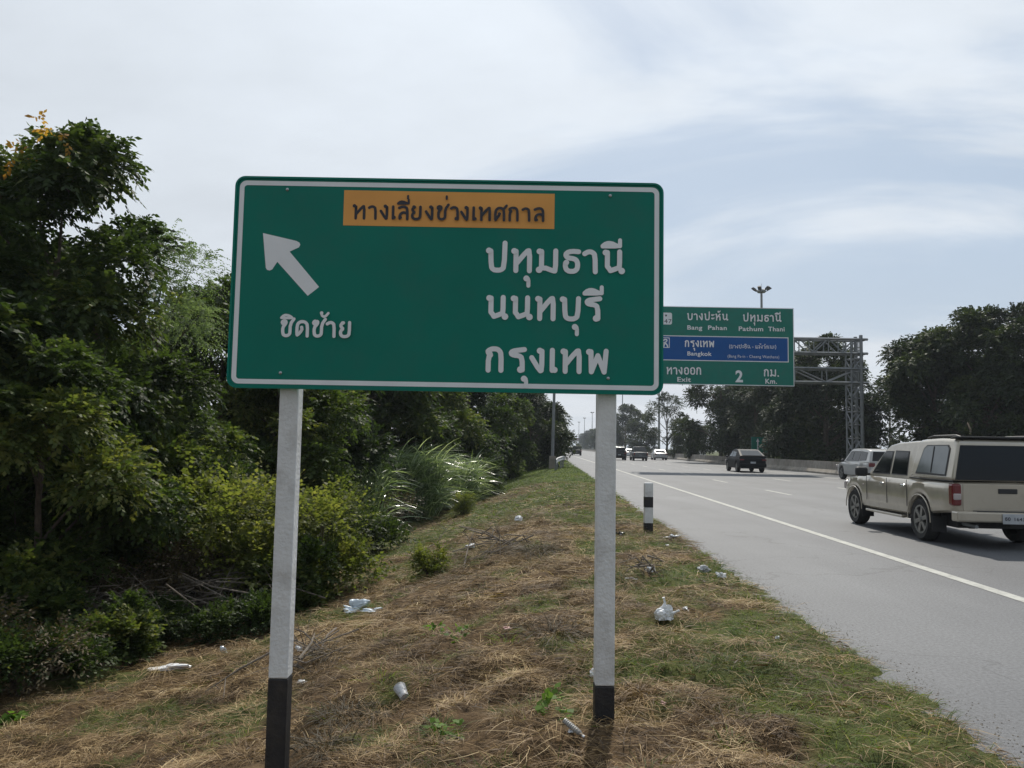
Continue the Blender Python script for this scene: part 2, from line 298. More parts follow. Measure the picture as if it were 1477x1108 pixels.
def asphalt_material():
    m, nt, N, L, b = new_mat('worn_asphalt')
    g = N.new('ShaderNodeNewGeometry'); mp = N.new('ShaderNodeMapping'); L.new(g.outputs['Position'], mp.inputs[0]); mp.inputs['Scale'].default_value = (1, .12, 1); mp.inputs['Rotation'].default_value = (0, 0, math.atan(SL))
    def noise(s, d, vec, r=.6):
        n = N.new('ShaderNodeTexNoise'); n.inputs['Scale'].default_value = s; n.inputs['Detail'].default_value = d; n.inputs['Roughness'].default_value = r; L.new(vec, n.inputs['Vector']); return n.outputs[0]
    r = N.new('ShaderNodeValToRGB'); e = r.color_ramp.elements; e[0].position = .25; e[0].color = (.096, .100, .108, 1); e[1].position = .75; e[1].color = (.140, .145, .154, 1)
    L.new(noise(.9, 8, mp.outputs[0]), r.inputs[0])
    r2 = N.new('ShaderNodeValToRGB'); e = r2.color_ramp.elements; e[0].position = .34; e[0].color = (.48, .48, .48, 1); e[1].position = .60; e[1].color = (1.14, 1.14, 1.14, 1)
    L.new(noise(38, 5, g.outputs['Position'], .75), r2.inputs[0])
    r3 = N.new('ShaderNodeValToRGB'); e = r3.color_ramp.elements; e[0].position = .35; e[0].color = (.86, .86, .87, 1); e[1].position = .6; e[1].color = (1.05, 1.05, 1.04, 1)
    L.new(noise(.35, 5, g.outputs['Position']), r3.inputs[0])
    v = N.new('ShaderNodeVectorMath'); v.operation = 'MULTIPLY'; L.new(r.outputs[0], v.inputs[0]); L.new(r2.outputs[0], v.inputs[1])
    v2 = N.new('ShaderNodeVectorMath'); v2.operation = 'MULTIPLY'; L.new(v.outputs[0], v2.inputs[0]); L.new(r3.outputs[0], v2.inputs[1])
    sx = N.new('ShaderNodeSeparateXYZ'); L.new(g.outputs['Position'], sx.inputs[0])
    def mth(op, a, c):
        n = N.new('ShaderNodeMath'); n.operation = op
        for i, q in enumerate((a, c)):
            if isinstance(q, (int, float)): n.inputs[i].default_value = q
            else: L.new(q, n.inputs[i])
        return n.outputs[0]
    lane = mth('SUBTRACT', sx.outputs[0], mth('MULTIPLY', sx.outputs[1], SL)); w = mth('COSINE', mth('MULTIPLY', mth('SUBTRACT', lane, 5.95), 2 * math.pi / 1.87), 0.0)
    on = N.new('ShaderNodeMapRange'); on.inputs['From Min'].default_value = 4.7; on.inputs['From Max'].default_value = 5.5; L.new(lane, on.inputs[0])
    trk = mth('SUBTRACT', 1.0, mth('MULTIPLY', on.outputs[0], mth('ADD', .05, mth('MULTIPLY', mth('ADD', w, 1.0), .045))))
    v3 = N.new('ShaderNodeVectorMath'); v3.operation = 'SCALE'; L.new(v2.outputs[0], v3.inputs[0]); L.new(trk, v3.inputs['Scale']); v2 = v3
    vo = N.new('ShaderNodeTexVoronoi'); vo.feature = 'DISTANCE_TO_EDGE'; vo.inputs['Scale'].default_value = .22; dn = N.new('ShaderNodeTexNoise'); dn.inputs['Scale'].default_value = 1.1; dn.inputs['Detail'].default_value = 8; L.new(g.outputs['Position'], dn.inputs['Vector'])
    va = N.new('ShaderNodeVectorMath'); va.operation = 'MULTIPLY_ADD'; L.new(dn.outputs['Color'], va.inputs[0]); va.inputs[1].default_value = (2.2, 2.2, 0); L.new(g.outputs['Position'], va.inputs[2]); L.new(va.outputs[0], vo.inputs['Vector'])
    ck = N.new('ShaderNodeMapRange'); ck.inputs['From Min'].default_value = .002; ck.inputs['From Max'].default_value = .006; ck.inputs['To Min'].default_value = .72; ck.inputs['To Max'].default_value = 1.0; L.new(vo.outputs['Distance'], ck.inputs[0])
    v4 = N.new('ShaderNodeVectorMath'); v4.operation = 'SCALE'; L.new(v2.outputs[0], v4.inputs[0]); L.new(ck.outputs[0], v4.inputs['Scale']); v2 = v4
    L.new(v2.outputs[0], b.inputs['Base Color']); b.inputs['Roughness'].default_value = .62; b.inputs['Specular IOR Level'].default_value = .4
    bp = N.new('ShaderNodeBump'); bp.inputs['Strength'].default_value = .35; bp.inputs['Distance'].default_value = .01; L.new(noise(90, 3, g.outputs['Position']), bp.inputs['Height']); L.new(bp.outputs[0], b.inputs['Normal'])
    return m

# ------------------------------------------------------------------ setting: ground, road, lines
def greenness(x, y):
    q = edge_x(y) - x
    g = sstep(11, 20, y) * .95
    patch = vnoise(x * .9 + 5, y * .9, 21) * .5 + vnoise(x * 2.3, y * 2.3, 22) * .5
    side = 1 - sstep(1.2, 2.6, q)
    g = np.maximum(g, sstep(.44, .62, patch + .17 * side - .12 * (1 - side)) * .9)
    g = np.maximum(g, sstep(6.5, 8.5, q) * .7 * sstep(9, 15, y))
    dry = sstep(.52, .7, vnoise(x * .5, y * .35, 23)) * (1 - sstep(30, 60, y)) * .6
    return np.clip(g - dry * sstep(10, 16, y), 0, 1)
def spaced(parts):
    out = [np.array([parts[0][0]])]
    for a, b, n in parts: out.append(np.linspace(a, b, n + 1)[1:])
    return np.concatenate(out)
def build_ground():
    xs = spaced([(-3000, -200, 8), (-200, -30, 12), (-30, -8, 40), (-8, 3.6, 220), (3.6, 26, 40), (26, 60, 20), (60, 300, 10), (300, 3000, 8)])
    ys = spaced([(-300, -5, 10), (-5, 2, 30), (2, 16, 240), (16, 40, 150), (40, 140, 120), (140, 500, 40), (500, 5000, 20)])
    X, Y = np.meshgrid(xs, ys); S = X + SL * np.clip(Y - 6, 0, 500)       # columns follow the road edge
    Z = ground_z(S, Y); n = len(xs)
    V = np.stack([S, Y, Z], -1).reshape(-1, 3)
    i = np.arange(len(ys) - 1)[:, None] * n + np.arange(n - 1)[None, :]; i = i.ravel()
    me = np_mesh('ground', V, np.stack([i, i + 1, i + n + 1, i + n], -1), ground_material())
    a = me.attributes.new('green', 'FLOAT', 'POINT'); a.data.foreach_set('value', np.ascontiguousarray(greenness(S, Y), np.float32).ravel())
    me.polygons.foreach_set('use_smooth', [True] * len(me.polygons))
    tag(link('ground', me), kind='structure')
    m = MB(); ysr = list(np.linspace(-12, 60, 40)) + [100, 200, 400, 900]
    V = []
    for y in ysr: V += [(edge_at(y) - .28, y, 0.0), (19.4 + SL * y, y, 0.0)]
    m.add(V, [(2 * k, 2 * k + 1, 2 * k + 3, 2 * k + 2) for k in range(len(ysr) - 1)])
    tag(m.build('road', asphalt_material()), kind='structure')
    def strip(mb, x0, w, ya, yb, n=1):
        yy = np.linspace(ya, yb, n + 1); V = []
        for y in yy: V += [(x0 - w / 2 + SL * y, y, .004), (x0 + w / 2 + SL * y, y, .004)]
        mb.add(V, [(2 * k, 2 * k + 1, 2 * k + 3, 2 * k + 2) for k in range(n)])
    l = MB(); strip(l, 5.05, .16, -10, 700, 60); strip(l, 16.6, .15, -10, 700, 60)
    for x0, ph in ((8.55, 27.6), (12.45, 30.6)):
        k = -4
        while ph + k * 9.6 < 420: strip(l, x0, .15, ph + k * 9.6, ph + k * 9.6 + 3.2); k += 1
    tag(l.build('road_markings', M['paint_line']), kind='structure')
build_ground()

# ------------------------------------------------------------------ lettering drawn with a round-ended pen
GL = {  # glyph: (advance, [polyline ...], [dot (x,y,r) ...]) in units of the letter height
 'ป': (.97, [[(.19, .86), (.21, .25), (.28, .12), (.44, .09), (.6, .11), (.71, .22), (.73, 1.18)]], [(.12, .86, .12)]),
 'บ': (.96, [[(.19, .86), (.21, .25), (.28, .12), (.44, .09), (.6, .11), (.71, .22), (.73, .9)]], [(.12, .86, .12)]),
 'ท': (.96, [[(.19, .86), (.19, .09)], [(.2, .36), (.6, .87), (.71, .9), (.71, .09)]], [(.12, .86, .12)]),
 'ม': (1.03, [[(.21, .87), (.21, .2)], [(.12, .13), (.28, .25), (.66, .1), (.75, .1), (.75, .9)]], [(.13, .86, .12), (.12, .13, .13)]),
 'ธ': (.77, [[(.6, .88), (.33, .9), (.13, .83), (.1, .7), (.22, .62), (.44, .6), (.55, .5), (.57, .3), (.52, .14), (.35, .08), (.16, .12), (.09, .26), (.1, .42)]], [(.13, .44, .11)]),
 'า': (.74, [[(.06, .8), (.2, .89), (.36, .87), (.46, .75), (.47, .09)]], []),
 'น': (.95, [[(.19, .87), (.19, .1), (.62, .26), (.66, .3), (.66, .9)]], [(.12, .86, .12), (.74, .14, .13)]),
 'ร': (.82, [[(.6, .91), (.38, .88), (.15, .84), (.09, .75), (.2, .68), (.4, .67), (.52, .58), (.53, .12)]], [(.46, .13, .13)]),
 'ก': (.88, [[(.13, .09), (.13, .6), (.24, .7), (.08, .79), (.2, .9), (.38, .93), (.54, .87), (.61, .7), (.61, .09)]], []),
 'ง': (.72, [[(.06, .6), (.37, .09), (.44, .12), (.44, .86)]], [(.36, .87, .12)]),
 'เ': (.41, [[(.11, .9), (.11, .12)]], [(.2, .14, .12)]),
 'พ': (.95, [[(.19, .87), (.21, .09)], [(.21, .09), (.45, .72)], [(.45, .72), (.69, .09)], [(.69, .09), (.76, .9)]], [(.12, .86, .12)]),
 'ช': (.84, [[(.2, .76), (.08, .8), (.08, .92), (.2, .97), (.31, .9), (.26, .74), (.12, .6), (.12, .24), (.2, .11), (.38, .09), (.52, .18), (.54, .3), (.54, .76), (.74, 1.06)]], []),
 'ซ': (.80, [[(.2, .76), (.08, .8), (.07, .9), (.16, .97), (.21, .9), (.3, .95), (.31, .84), (.26, .74), (.12, .6), (.12, .24), (.2, .11), (.38, .09), (.52, .18), (.54, .3), (.54, .76), (.74, 1.06)]], []),
 'ด': (.97, [[(.36, .55), (.4, .45), (.14, .12), (.1, .2), (.1, .7), (.2, .87), (.4, .93), (.6, .87), (.7, .7), (.7, .09)]], [(.38, .57, .1)]),
 'ย': (.9, [[(.25, .88), (.11, .8), (.11, .64), (.25, .53), (.11, .44), (.09, .24), (.18, .11), (.35, .08), (.53, .13), (.6, .26), (.6, .9)]], [(.2, .86, .11)]),
 'ว': (.66, [[(.08, .82), (.22, .91), (.38, .88), (.48, .75), (.49, .12)]], [(.41, .13, .12)]),
 'ล': (.82, [[(.08, .82), (.3, .92), (.52, .88), (.6, .7), (.6, .09)], [(.6, .42), (.42, .54), (.22, .48), (.12, .3), (.13, .12)]], [(.2, .14, .1)]),
 'ศ': (.88, [[(.12, .1), (.1, .65), (.22, .86), (.4, .92), (.58, .84), (.65, .62), (.65, .09)], [(.13, .12), (.34, .42)], [(.6, .8), (.8, 1.05)]], [(.36, .5, .11)]),
 'ห': (.95, [[(.19, .87), (.19, .09)], [(.2, .36), (.46, .66), (.62, .6), (.66, .45), (.66, .09)], [(.42, .64), (.6, .86)]], [(.12, .86, .12), (.62, .86, .11)]),
 'อ': (.84, [[(.16, .56), (.1, .72), (.2, .87), (.38, .93), (.56, .87), (.64, .68), (.64, .3), (.56, .13), (.38, .08), (.2, .13), (.11, .3), (.12, .5)]], [(.18, .54, .1)]),
 'ะ': (.6, [[(.1, .75), (.2, .68), (.42, .82)], [(.1, .28), (.2, .21), (.42, .35)]], [(.14, .8, .09), (.14, .33, .09)]),
 'แ': (.8, [[(.11, .9), (.11, .12)], [(.5, .9), (.5, .12)]], [(.2, .14, .12), (.59, .14, .12)]),
 'จ': (.75, [[(.08, .82), (.25, .92), (.42, .88), (.52, .7), (.5, .2), (.36, .08), (.2, .3), (.3, .42)]], [(.2, .42, .1)]),
 'ฒ': (1.2, [[(.12, .1), (.1, .65), (.3, .9), (.48, .7), (.48, .09)], [(.48, .7), (.66, .9), (.8, .8), (.8, .2), (.95, .1)]], [(.9, .16, .12)]),
 '-': (.6, [[(.12, .45), (.42, .45)]], []), ' ': (.4, [], []), '.': (.3, [], [(.1, .1, .1)]),
 '(': (.4, [[(.3, 1.1), (.14, .7), (.14, .3), (.3, -.1)]], []), ')': (.4, [[(.1, 1.1), (.26, .7), (.26, .3), (.1, -.1)]], []),
}
MARK = {  # marks set on the previous letter, x measured back from its right stem
 'ุ': ([[(.62, -.2), (.68, -.24), (.68, -.5)]], [(.6, -.22, .12)]),
 'ี': ([[(.0, 1.12), (.14, 1.24), (.34, 1.25), (.52, 1.16), (.66, 1.11), (.0, 1.1)], [(.67, 1.12), (.67, 1.36)]], []),
 'ิ': ([[(.02, 1.12), (.16, 1.27), (.36, 1.28), (.56, 1.2), (.66, 1.1), (.02, 1.12)]], []),
 '่': ([[(.62, 1.45), (.62, 1.62)]], []),
 '้': ([[(.5, 1.38), (.58, 1.22), (.74, 1.22), (.9, 1.42)]], [(.52, 1.42, .1)]),
 'ั': ([[(.38, 1.2), (.5, 1.14), (.7, 1.34)]], [(.42, 1.27, .1)]),
}
def pen_text(text, width=None, marks_low=False):
    """list of (polylines, dots) already laid out, x from 0, letter height 1"""
    pl, dots, x, last = [], [], 0.0, 0.0
    for ch in text:
        if ch in MARK:
            ps, ds = MARK[ch]; sft = 0.0
            if ch == '่' and not marks_low: sft = 0.0
            dy = -.2 if (ch == '่' and marks_low) else 0
            for p in ps: pl.append([(a + last, b + dy, .8) for a, b in p])
            for a, b, r in ds: dots.append((a + last, b, r))
            continue
        adv, ps, ds = GL[ch]; last = x
        for p in ps: pl.append([(a + x, b, 1.) for a, b in p])
        for a, b, r in ds: dots.append((a + x, b, r))
        x += adv
    k = 1.0 if width is None else width / (x - .15)
    return [[(a * k, b, s) for a, b, s in p] for p in pl], [(a * k, b, r) for a, b, r in dots]
def smooth_line(p):
    """round the corners of a pen stroke a little"""
    if len(p) < 3: return p
    out = [p[0]]
    for i in range(1, len(p) - 1):
        a, b, c = p[i - 1], p[i], p[i + 1]
        for t in (.72, 1.0):
            if t < 1: out.append(tuple(a[k] + (b[k] - a[k]) * t for k in range(3)))
        mid = tuple(b[k] * .7 + (a[k] + c[k]) * .15 for k in range(3)); mid = (mid[0], mid[1], b[2]); out.append(mid)
        out.append(tuple(b[k] + (c[k] - b[k]) * .28 for k in range(3)))
    out.append(p[-1]); return out
def pen_mesh(mb, text, size, place, weight=.095, width=None, step=3e-5, marks_low=False, mi=0):
    """place(x, z, lift) -> 3d; each stroke piece lies a hair above the one before"""
    pl, dots = pen_text(text, width, marks_low); k = 0
    def disc(x, y, r, n=14):
        nonlocal k; k += 1
        mb.add([place((x + r * math.cos(2 * math.pi * i / n)) * size, (y + r * math.sin(2 * math.pi * i / n)) * size, k * step) for i in range(n)], [tuple(range(n))], mi)
    for p in pl:
        p = smooth_line(p)
        for i, (x, y, s) in enumerate(p):
            r = weight * s; disc(x, y, r)
            if i + 1 < len(p):
                x2, y2, _ = p[i + 1]; dx, dy = x2 - x, y2 - y; l = math.hypot(dx, dy)
                if l < 1e-6: continue
                nx, ny = -dy / l * r, dx / l * r; k += 1
                mb.add([place(a * size, b * size, k * step) for a, b in ((x - nx, y - ny), (x2 - nx, y2 - ny), (x2 + nx, y2 + ny), (x + nx, y + ny))], [(0, 1, 2, 3)], mi)
    for x, y, r in dots: disc(x, y, r)
def latin(name, text, size, mtx, material, parent, bold=0.0, width=None, align='LEFT'):
    cu = bpy.data.curves.new(name, 'FONT'); cu.body = text; cu.size = size; cu.offset = bold; cu.align_x = align; cu.space_character = 1.08
    tmp = bpy.data.objects.new(name, cu); col.objects.link(tmp); dg = bpy.context.evaluated_depsgraph_get(); dg.update()
    me = bpy.data.meshes.new_from_object(tmp.evaluated_get(dg)); bpy.data.objects.remove(tmp)
    if width:
        xs = [v.co.x for v in me.vertices]; w0 = max(xs) - min(xs); s = width / w0; me.transform(Matrix.Diagonal((s, 1, 1, 1)))
    me.transform(mtx); me.materials.clear(); me.materials.append(material)
    return link(name, me, parent)
UPRIGHT = Matrix.Rotation(math.pi / 2, 4, 'X')
def rrect(x0, z0, x1, z1, r, n=6):
    P = []
    for cx, cz, a0 in ((x1 - r, z1 - r, 0), (x0 + r, z1 - r, 90), (x0 + r, z0 + r, 180), (x1 - r, z0 + r, 270)):
        for k in range(n + 1):
            a = math.radians(a0 + 90 * k / n); P.append((cx + r * math.cos(a), cz + r * math.sin(a)))
    return P
def ring_plate(mb, outer, inner, fn, t, mi=0):
    n = len(outer); mb.add([fn(a, b, t) for a, b in outer] + [fn(a, b, t) for a, b in inner], [(i, (i + 1) % n, n + (i + 1) % n, n + i) for i in range(n)], mi)

# ------------------------------------------------------------------ the big direction sign
def big_sign():
    Y = 4.48
    t = thing('direction_sign', 'large green Thai road sign with an orange strip and white arrow on two posts', 'road sign', (-.38, Y, gz(-.38, Y)))
    inv = Matrix.Translation(-Vector(t.location))
    x0, x1, z0, z1 = -1.617, .855, 1.826, 3.05
    def put(o): o.data.transform(inv); return o
    fn = lambda a, b, d: (a, Y - d, b)
    m = MB(); m.prism(rrect(x0, z0, x1, z1, .055), fn, -.004, .004)
    put(m.build('panel', M['green'], t, bevel=0))
    m = MB(); ring_plate(m, rrect(x0, z0, x1, z1, .055), rrect(x0 + .012, z0 + .012, x1 - .012, z1 - .012, .045), fn, .010)
    ring_plate(m, rrect(x0, z0, x1, z1, .055), rrect(x0 + .0001, z0 + .0001, x1 - .0001, z1 - .0001, .0549), lambda a, b, d: (a, Y - d, b), .004)
    m.v = []; m.f = []; m.mi = []
    o, i = rrect(x0 - .003, z0 - .003, x1 + .003, z1 + .003, .058), rrect(x0 + .009, z0 + .009, x1 - .009, z1 - .009, .046); n = len(o)
    V = [fn(a, b, -.012) for a, b in o] + [fn(a, b, .012) for a, b in o] + [fn(a, b, .012) for a, b in i] + [fn(a, b, -.012) for a, b in i]
    m.add(V, [(r * n + k, r * n + (k + 1) % n, ((r + 1) % 4) * n + (k + 1) % n, ((r + 1) % 4) * n + k) for r in range(4) for k in range(n)])
    put(m.build('edge_rim', M['green'], t))
    m = MB(); a = .022; b = .049
    ring_plate(m, rrect(x0 + a, z0 + a, x1 - a, z1 - a, .04), rrect(x0 + b, z0 + b, x1 - b, z1 - b, .018), fn, .0055)
    put(m.build('border', M['white_sheet'], t))
    P = lambda u, v: (on_y(u, v, Y)[0], on_y(u, v, Y)[2])
    c = [P(496, 275), P(800, 280), P(799.5, 331), P(496, 325.5)]; ox0, oz1, ox1, oz0 = (c[0][0] + c[3][0]) / 2, (c[0][1] + c[1][1]) / 2, (c[1][0] + c[2][0]) / 2, (c[2][1] + c[3][1]) / 2
    m = MB(); m.add([fn(ox0, oz0, .006), fn(ox1, oz0, .006), fn(ox1, oz1, .006), fn(ox0, oz1, .006)], [(0, 1, 2, 3)])
    strip = put(m.build('orange_strip', M['orange'], t))
    def line(name, text, u, v, px, width_px, material, lift, parent, weight=.098, ml=False):
        bx, bz = P(u, v); s = px / 1140 * Y * 1.0; m = MB()
        pen_mesh(m, text, s, lambda a, b, k: (bx + a, Y - lift - k, bz + b), weight, None if width_px is None else width_px / px, marks_low=ml)
        o = m.build(name, material, parent, fix=False); o.data.transform(inv); return o
    tx = line('lettering', 'ทางเลี่ยงช่วงเทศกาล', 509, 317.3, 22.6, 281, M['sign_black'], .0075, strip, .088)
    line('lettering', 'ปทุมธานี', 700.3, 393.4, 37.4, 201, M['white_sheet'], .0065, t)
    line('lettering', 'นนทบุรี', 700.8, 461.9, 37.4, 168, M['white_sheet'], .0065, t)
    line('lettering', 'กรุงเทพ', 699, 537.4, 37.6, 177, M['white_sheet'], .0065, t)
    line('lettering', 'ชิดซ้าย', 404.9, 486.8, 25.5, 104, M['white_sheet'], .0065, t, .092)
    A = [(195, 315), (352, 352), (366, 360), (370, 370), (364, 382), (320, 402), (458, 568), (405, 610), (262, 450), (238, 486), (226, 491), (214, 488), (208, 478)]
    m = MB(); m.add([fn(*P(320 + a / 3.259, 240 + b / 3.259), .006) for a, b in A], [tuple(range(len(A)))])
    ar = m.build('arrow', M['white_sheet'], t, fix=False); ar.data.transform(inv)
    bm = bmesh.new(); bm.from_mesh(ar.data); bmesh.ops.triangulate(bm, faces=bm.faces); bm.to_mesh(ar.data); bm.free()
    for u, v in ((415, 274), (405, 538), (880, 283), (877, 546)):
        bx, bz = P(u, v); m = MB(); m.lathe([(0.0001, 0), (.009, .001), (.009, .006), (.006, .009), (.0001, .010)], 'z', n=10)
        o = m.build('bolt', M['bolt'], t, smooth=True); o.data.transform(inv @ Matrix.Translation((bx, Y - .004, bz)) @ Matrix.Rotation(math.pi / 2, 4, 'X'))
    for k, (px, zb, zt, zsplit) in enumerate(((-1.277, -.75, 2.98, .205), (.547, -.3, 2.98, .195))):
        w = .108; yc = Y + .012 + w / 2 + .03
        po = thing('post', None, None); po.parent = t
        m = MB(); m.box((px, yc, (zsplit + zt) / 2), (w, w, zt - zsplit)); po_w = put(m.build('white_section', M['post_white'], po, bevel=.008))
        m = MB(); m.box((px, yc, (zb + zsplit) / 2), (w + .002, w + .002, zsplit - zb)); put(m.build('black_section', M['post_black'], po, bevel=.008))
    for z in (2.05, 2.45, 2.85):       # rails the panel is bolted to, behind it
        m = MB(); m.box((-.38, Y + .026, z), (2.3, .028, .05)); put(m.build('rail', M['galv'], t))
    return t
big_sign()

# ------------------------------------------------------------------ overhead gantry sign
def gantry():
    Y = 56.0; k = Y / 57.0; cx = (25.05) * k
    t = thing('gantry_sign', 'green and blue overhead exit sign on a galvanised lattice gantry over the road', 'gantry sign', (cx, Y, 0))
    inv = Matrix.Translation(-Vector(t.location))
    def put(o): o.data.transform(inv); return o
    P = lambda u, v, y=Y: (on_y(u, v, y)[0], on_y(u, v, y)[2])
    x1 = (P(1145, 445)[0] + P(1145, 558)[0]) / 2; z1 = P(1145, 445)[1]; z0 = P(1145, 557.5)[1]; x0 = x1 - 10.9
    fn = lambda a, b, d: (a, Y - d, b)
    m = MB(); m.prism([(x0, z0), (x1, z0), (x1, z1), (x0, z1)], fn, -.03, .03); put(m.build('panel', M['green'], t))
    m = MB(); w = .05; fr = lambda e: [(x0 + e, z0 + e), (x1 - e, z0 + e), (x1 - e, z1 - e), (x0 + e, z1 - e)]
    ring_plate(m, fr(0), fr(w), fn, .04); bo = m.build('border', M['white_sheet'], t, fix=False); put(bo)
    bz1 = P(1137, 487)[1]; bz0 = P(1136, 523)[1]; bx1 = P(1137, 500)[0]; bx0 = x0 + .25
    m = MB(); m.prism([(bx0, bz0), (bx1, bz0), (bx1, bz1), (bx0, bz1)], fn, .031, .05); bl = put(m.build('blue_panel', M['blue'], t))
    m = MB(); fr = lambda e: [(bx0 + e, bz0 + e), (bx1 - e, bz0 + e), (bx1 - e, bz1 - e), (bx0 + e, bz1 - e)]
    ring_plate(m, fr(0), fr(.06), fn, .056); put(m.build('border', M['white_sheet'], bl, fix=False))
    C = lambda a, b: P(950 + a / 7.033, 430 + b / 7.033)
    def th(text, a, b, h, wd, parent, lift=.06, weight=.085, ml=True):
        bx, bz = C(a, b); s = h / 7.033 / 1140 * Y; m = MB(); pen_mesh(m, text, s, lambda p, q, e: (bx + p, Y - lift - e, bz + q), weight, wd / h, step=4e-4, marks_low=ml)
        put(m.build('lettering', M['white_sheet'], parent, fix=False))
    def la(text, a, b, h, wd, parent, material=None, lift=.07, bold=.0):
        bx, bz = C(a, b); s = h / 7.033 / 1140 * Y / .72
        o = latin('lettering', text, s, Matrix.Identity(4), material or M['white_sheet'], parent, bold * s, wd / 7.033 / 1140 * Y)
        o.data.transform(inv @ Matrix.Translation((bx, Y - lift, bz)) @ UPRIGHT); return o
    th('บางปะหัน', 285, 226, 74, 415, t); la('Bang', 285, 320, 44, 152, t, bold=.02); la('Pahan', 495, 322, 44, 192, t, bold=.02)
    th('ปทุมธานี', 850, 240, 74, 388, t); la('Pathum', 806, 333, 46, 250, t, bold=.02); la('Thani', 1108, 336, 46, 168, t, bold=.02)
    th('กรุงเทพ', 262, 498, 70, 296, bl); la('Bangkok', 286, 583, 42, 248, bl, bold=.02, lift=.075)
    th('(บางปะอิน - แจ้งวัฒนะ)', 712, 512, 36, 470, bl, weight=.07); la('(Bang Pa-in - Chaeng Watthana)', 695, 604, 30, 525, bl, lift=.075)
    th('ทางออก', 76, 776, 78, 354, t); la('Exit', 183, 848, 48, 138, t, bold=.02)
    la('2', 776, 850, 118, 76, t, bold=.03); th('กม.', 1063, 797, 76, 150, t); la('Km.', 1076, 868, 50, 118, t, bold=.02)
    # route shield and tollway symbol at the left end
    c0, c1 = C(8, 268), C(134, 150)
    m = MB(); m.prism(rrect(c0[0], c0[1], c1[0], c1[1], .12), fn, .031, .055); sh = put(m.build('route_shield', M['white_sheet'], t))
    cx2, cz2 = C(73, 178); m = MB(); m.add([fn(cx2 + .11 * (1 if i % 2 == 0 else .45) * math.sin(i * math.pi / 5), cz2 + .11 * (1 if i % 2 == 0 else .45) * math.cos(i * math.pi / 5), .062) for i in range(10)], [tuple(range(10))]); put(m.build('emblem', M['sign_black'], sh, fix=False))
    la('347', 14, 255, 44, 112, sh, M['sign_black'], .062)
    c0, c1 = C(2, 505), C(110, 402); m = MB(); ring_plate(m, [(c0[0], c0[1]), (c1[0], c0[1]), (c1[0], c1[1]), (c0[0], c1[1])], [(c0[0] + .05, c0[1] + .05), (c1[0] - .05, c0[1] + .05), (c1[0] - .05, c1[1] - .05), (c0[0] + .05, c1[1] - .05)], fn, .06)
    mx = (c0[0] + c1[0]) / 2; zz = lambda f: c0[1] + (c1[1] - c0[1]) * f
    def stroke(p, r):
        for i in range(len(p) - 1):
            (a, b), (c, d) = p[i], p[i + 1]; l = math.hypot(c - a, d - b); nx, nz = -(d - b) / l * r, (c - a) / l * r
            m.add([fn(a - nx, b - nz, .062 + .001 * i), fn(c - nx, d - nz, .062 + .001 * i), fn(c + nx, d + nz, .062 + .001 * i), fn(a + nx, b + nz, .062 + .001 * i)], [(0, 1, 2, 3)])
    stroke([(mx - .22, zz(.08)), (mx - .2, zz(.5)), (mx - .06, zz(.72)), (mx + .08, zz(.84)), (mx + .22, zz(.7))], .05); stroke([(mx - .05, zz(.08)), (mx + .02, zz(.5)), (mx + .2, zz(.3)), (mx + .24, zz(.08))], .05); stroke([(mx - .1, zz(.45)), (mx + .2, zz(.62))], .04)
    put(m.build('tollway_symbol', M['white_sheet'], bl, fix=False))
    # lattice beam: two planes of chords, each braced, and the column
    zs = [P(1190, 488)[1], P(1190, 508.5)[1], P(1190, 531)[1], P(1190, 551)[1]]
    bl_, br = x0 - .3, cx + .85
    for nm, (za, zb) in (('upper_truss', zs[:2]), ('lower_truss', zs[2:])):
        m = MB()
        for yy in (Y + .25, Y + 1.15):
            for z in (za, zb): m.bar((bl_, yy, z), (br, yy, z), .13)
            npan = 15 if nm == 'upper_truss' else 7
            xs = np.linspace(bl_, br - .7, npan + 1)
            for i in range(npan):
                a, b = (za, zb) if i % 2 else (zb, za)
                m.bar((xs[i], yy, a), (xs[i + 1], yy, b), .07); m.bar((xs[i + 1], yy, za), (xs[i + 1], yy, zb), .06)
        for i, x in enumerate(np.linspace(bl_, br, 18)):
            for z in (za, zb): m.bar((x, Y + .25, z), (x, Y + 1.15, z), .06)
        put(m.build(nm, M['galv'], t))
    m = MB(); hw = .36
    for yy in (Y + .25, Y + 1.15):
        m.tube([(cx - hw, yy, -.2), (cx - hw, yy, zs[1] + .9)], .07, 8); m.tube([(cx + hw, yy, -.2), (cx + hw, yy, zs[0] + .3)], .13, 8)
        zz_ = np.arange(.6, zs[1], .95)
        for i in range(len(zz_) - 1):
            a, b = (-hw, hw) if i % 2 else (hw, -hw)
            m.bar((cx + a, yy, zz_[i]), (cx + b, yy, zz_[i + 1]), .08); m.bar((cx - hw, yy, zz_[i + 1]), (cx + hw, yy, zz_[i + 1]), .07)
    for sx in (-hw, hw):
        for i, z in enumerate(np.arange(.6, zs[1], .95)): m.bar((cx + sx, Y + .25, z), (cx + sx, Y + 1.15, z + (.95 if i % 2 else 0)), .06)
    put(m.build('column', M['galv'], t))
    m = MB(); m.box((cx, Y + .7, .1), (1.6, 1.9, .6)); put(m.build('footing', M['concrete'], t, bevel=.03))
    for x in np.linspace(x0 + 1, x1 - 1, 5):
        m = MB(); m.bar((x, Y + .1, z0 + .1), (x, Y + .1, z1 - .1), .12); put(m.build('mounting_rail', M['galv'], t))
gantry()

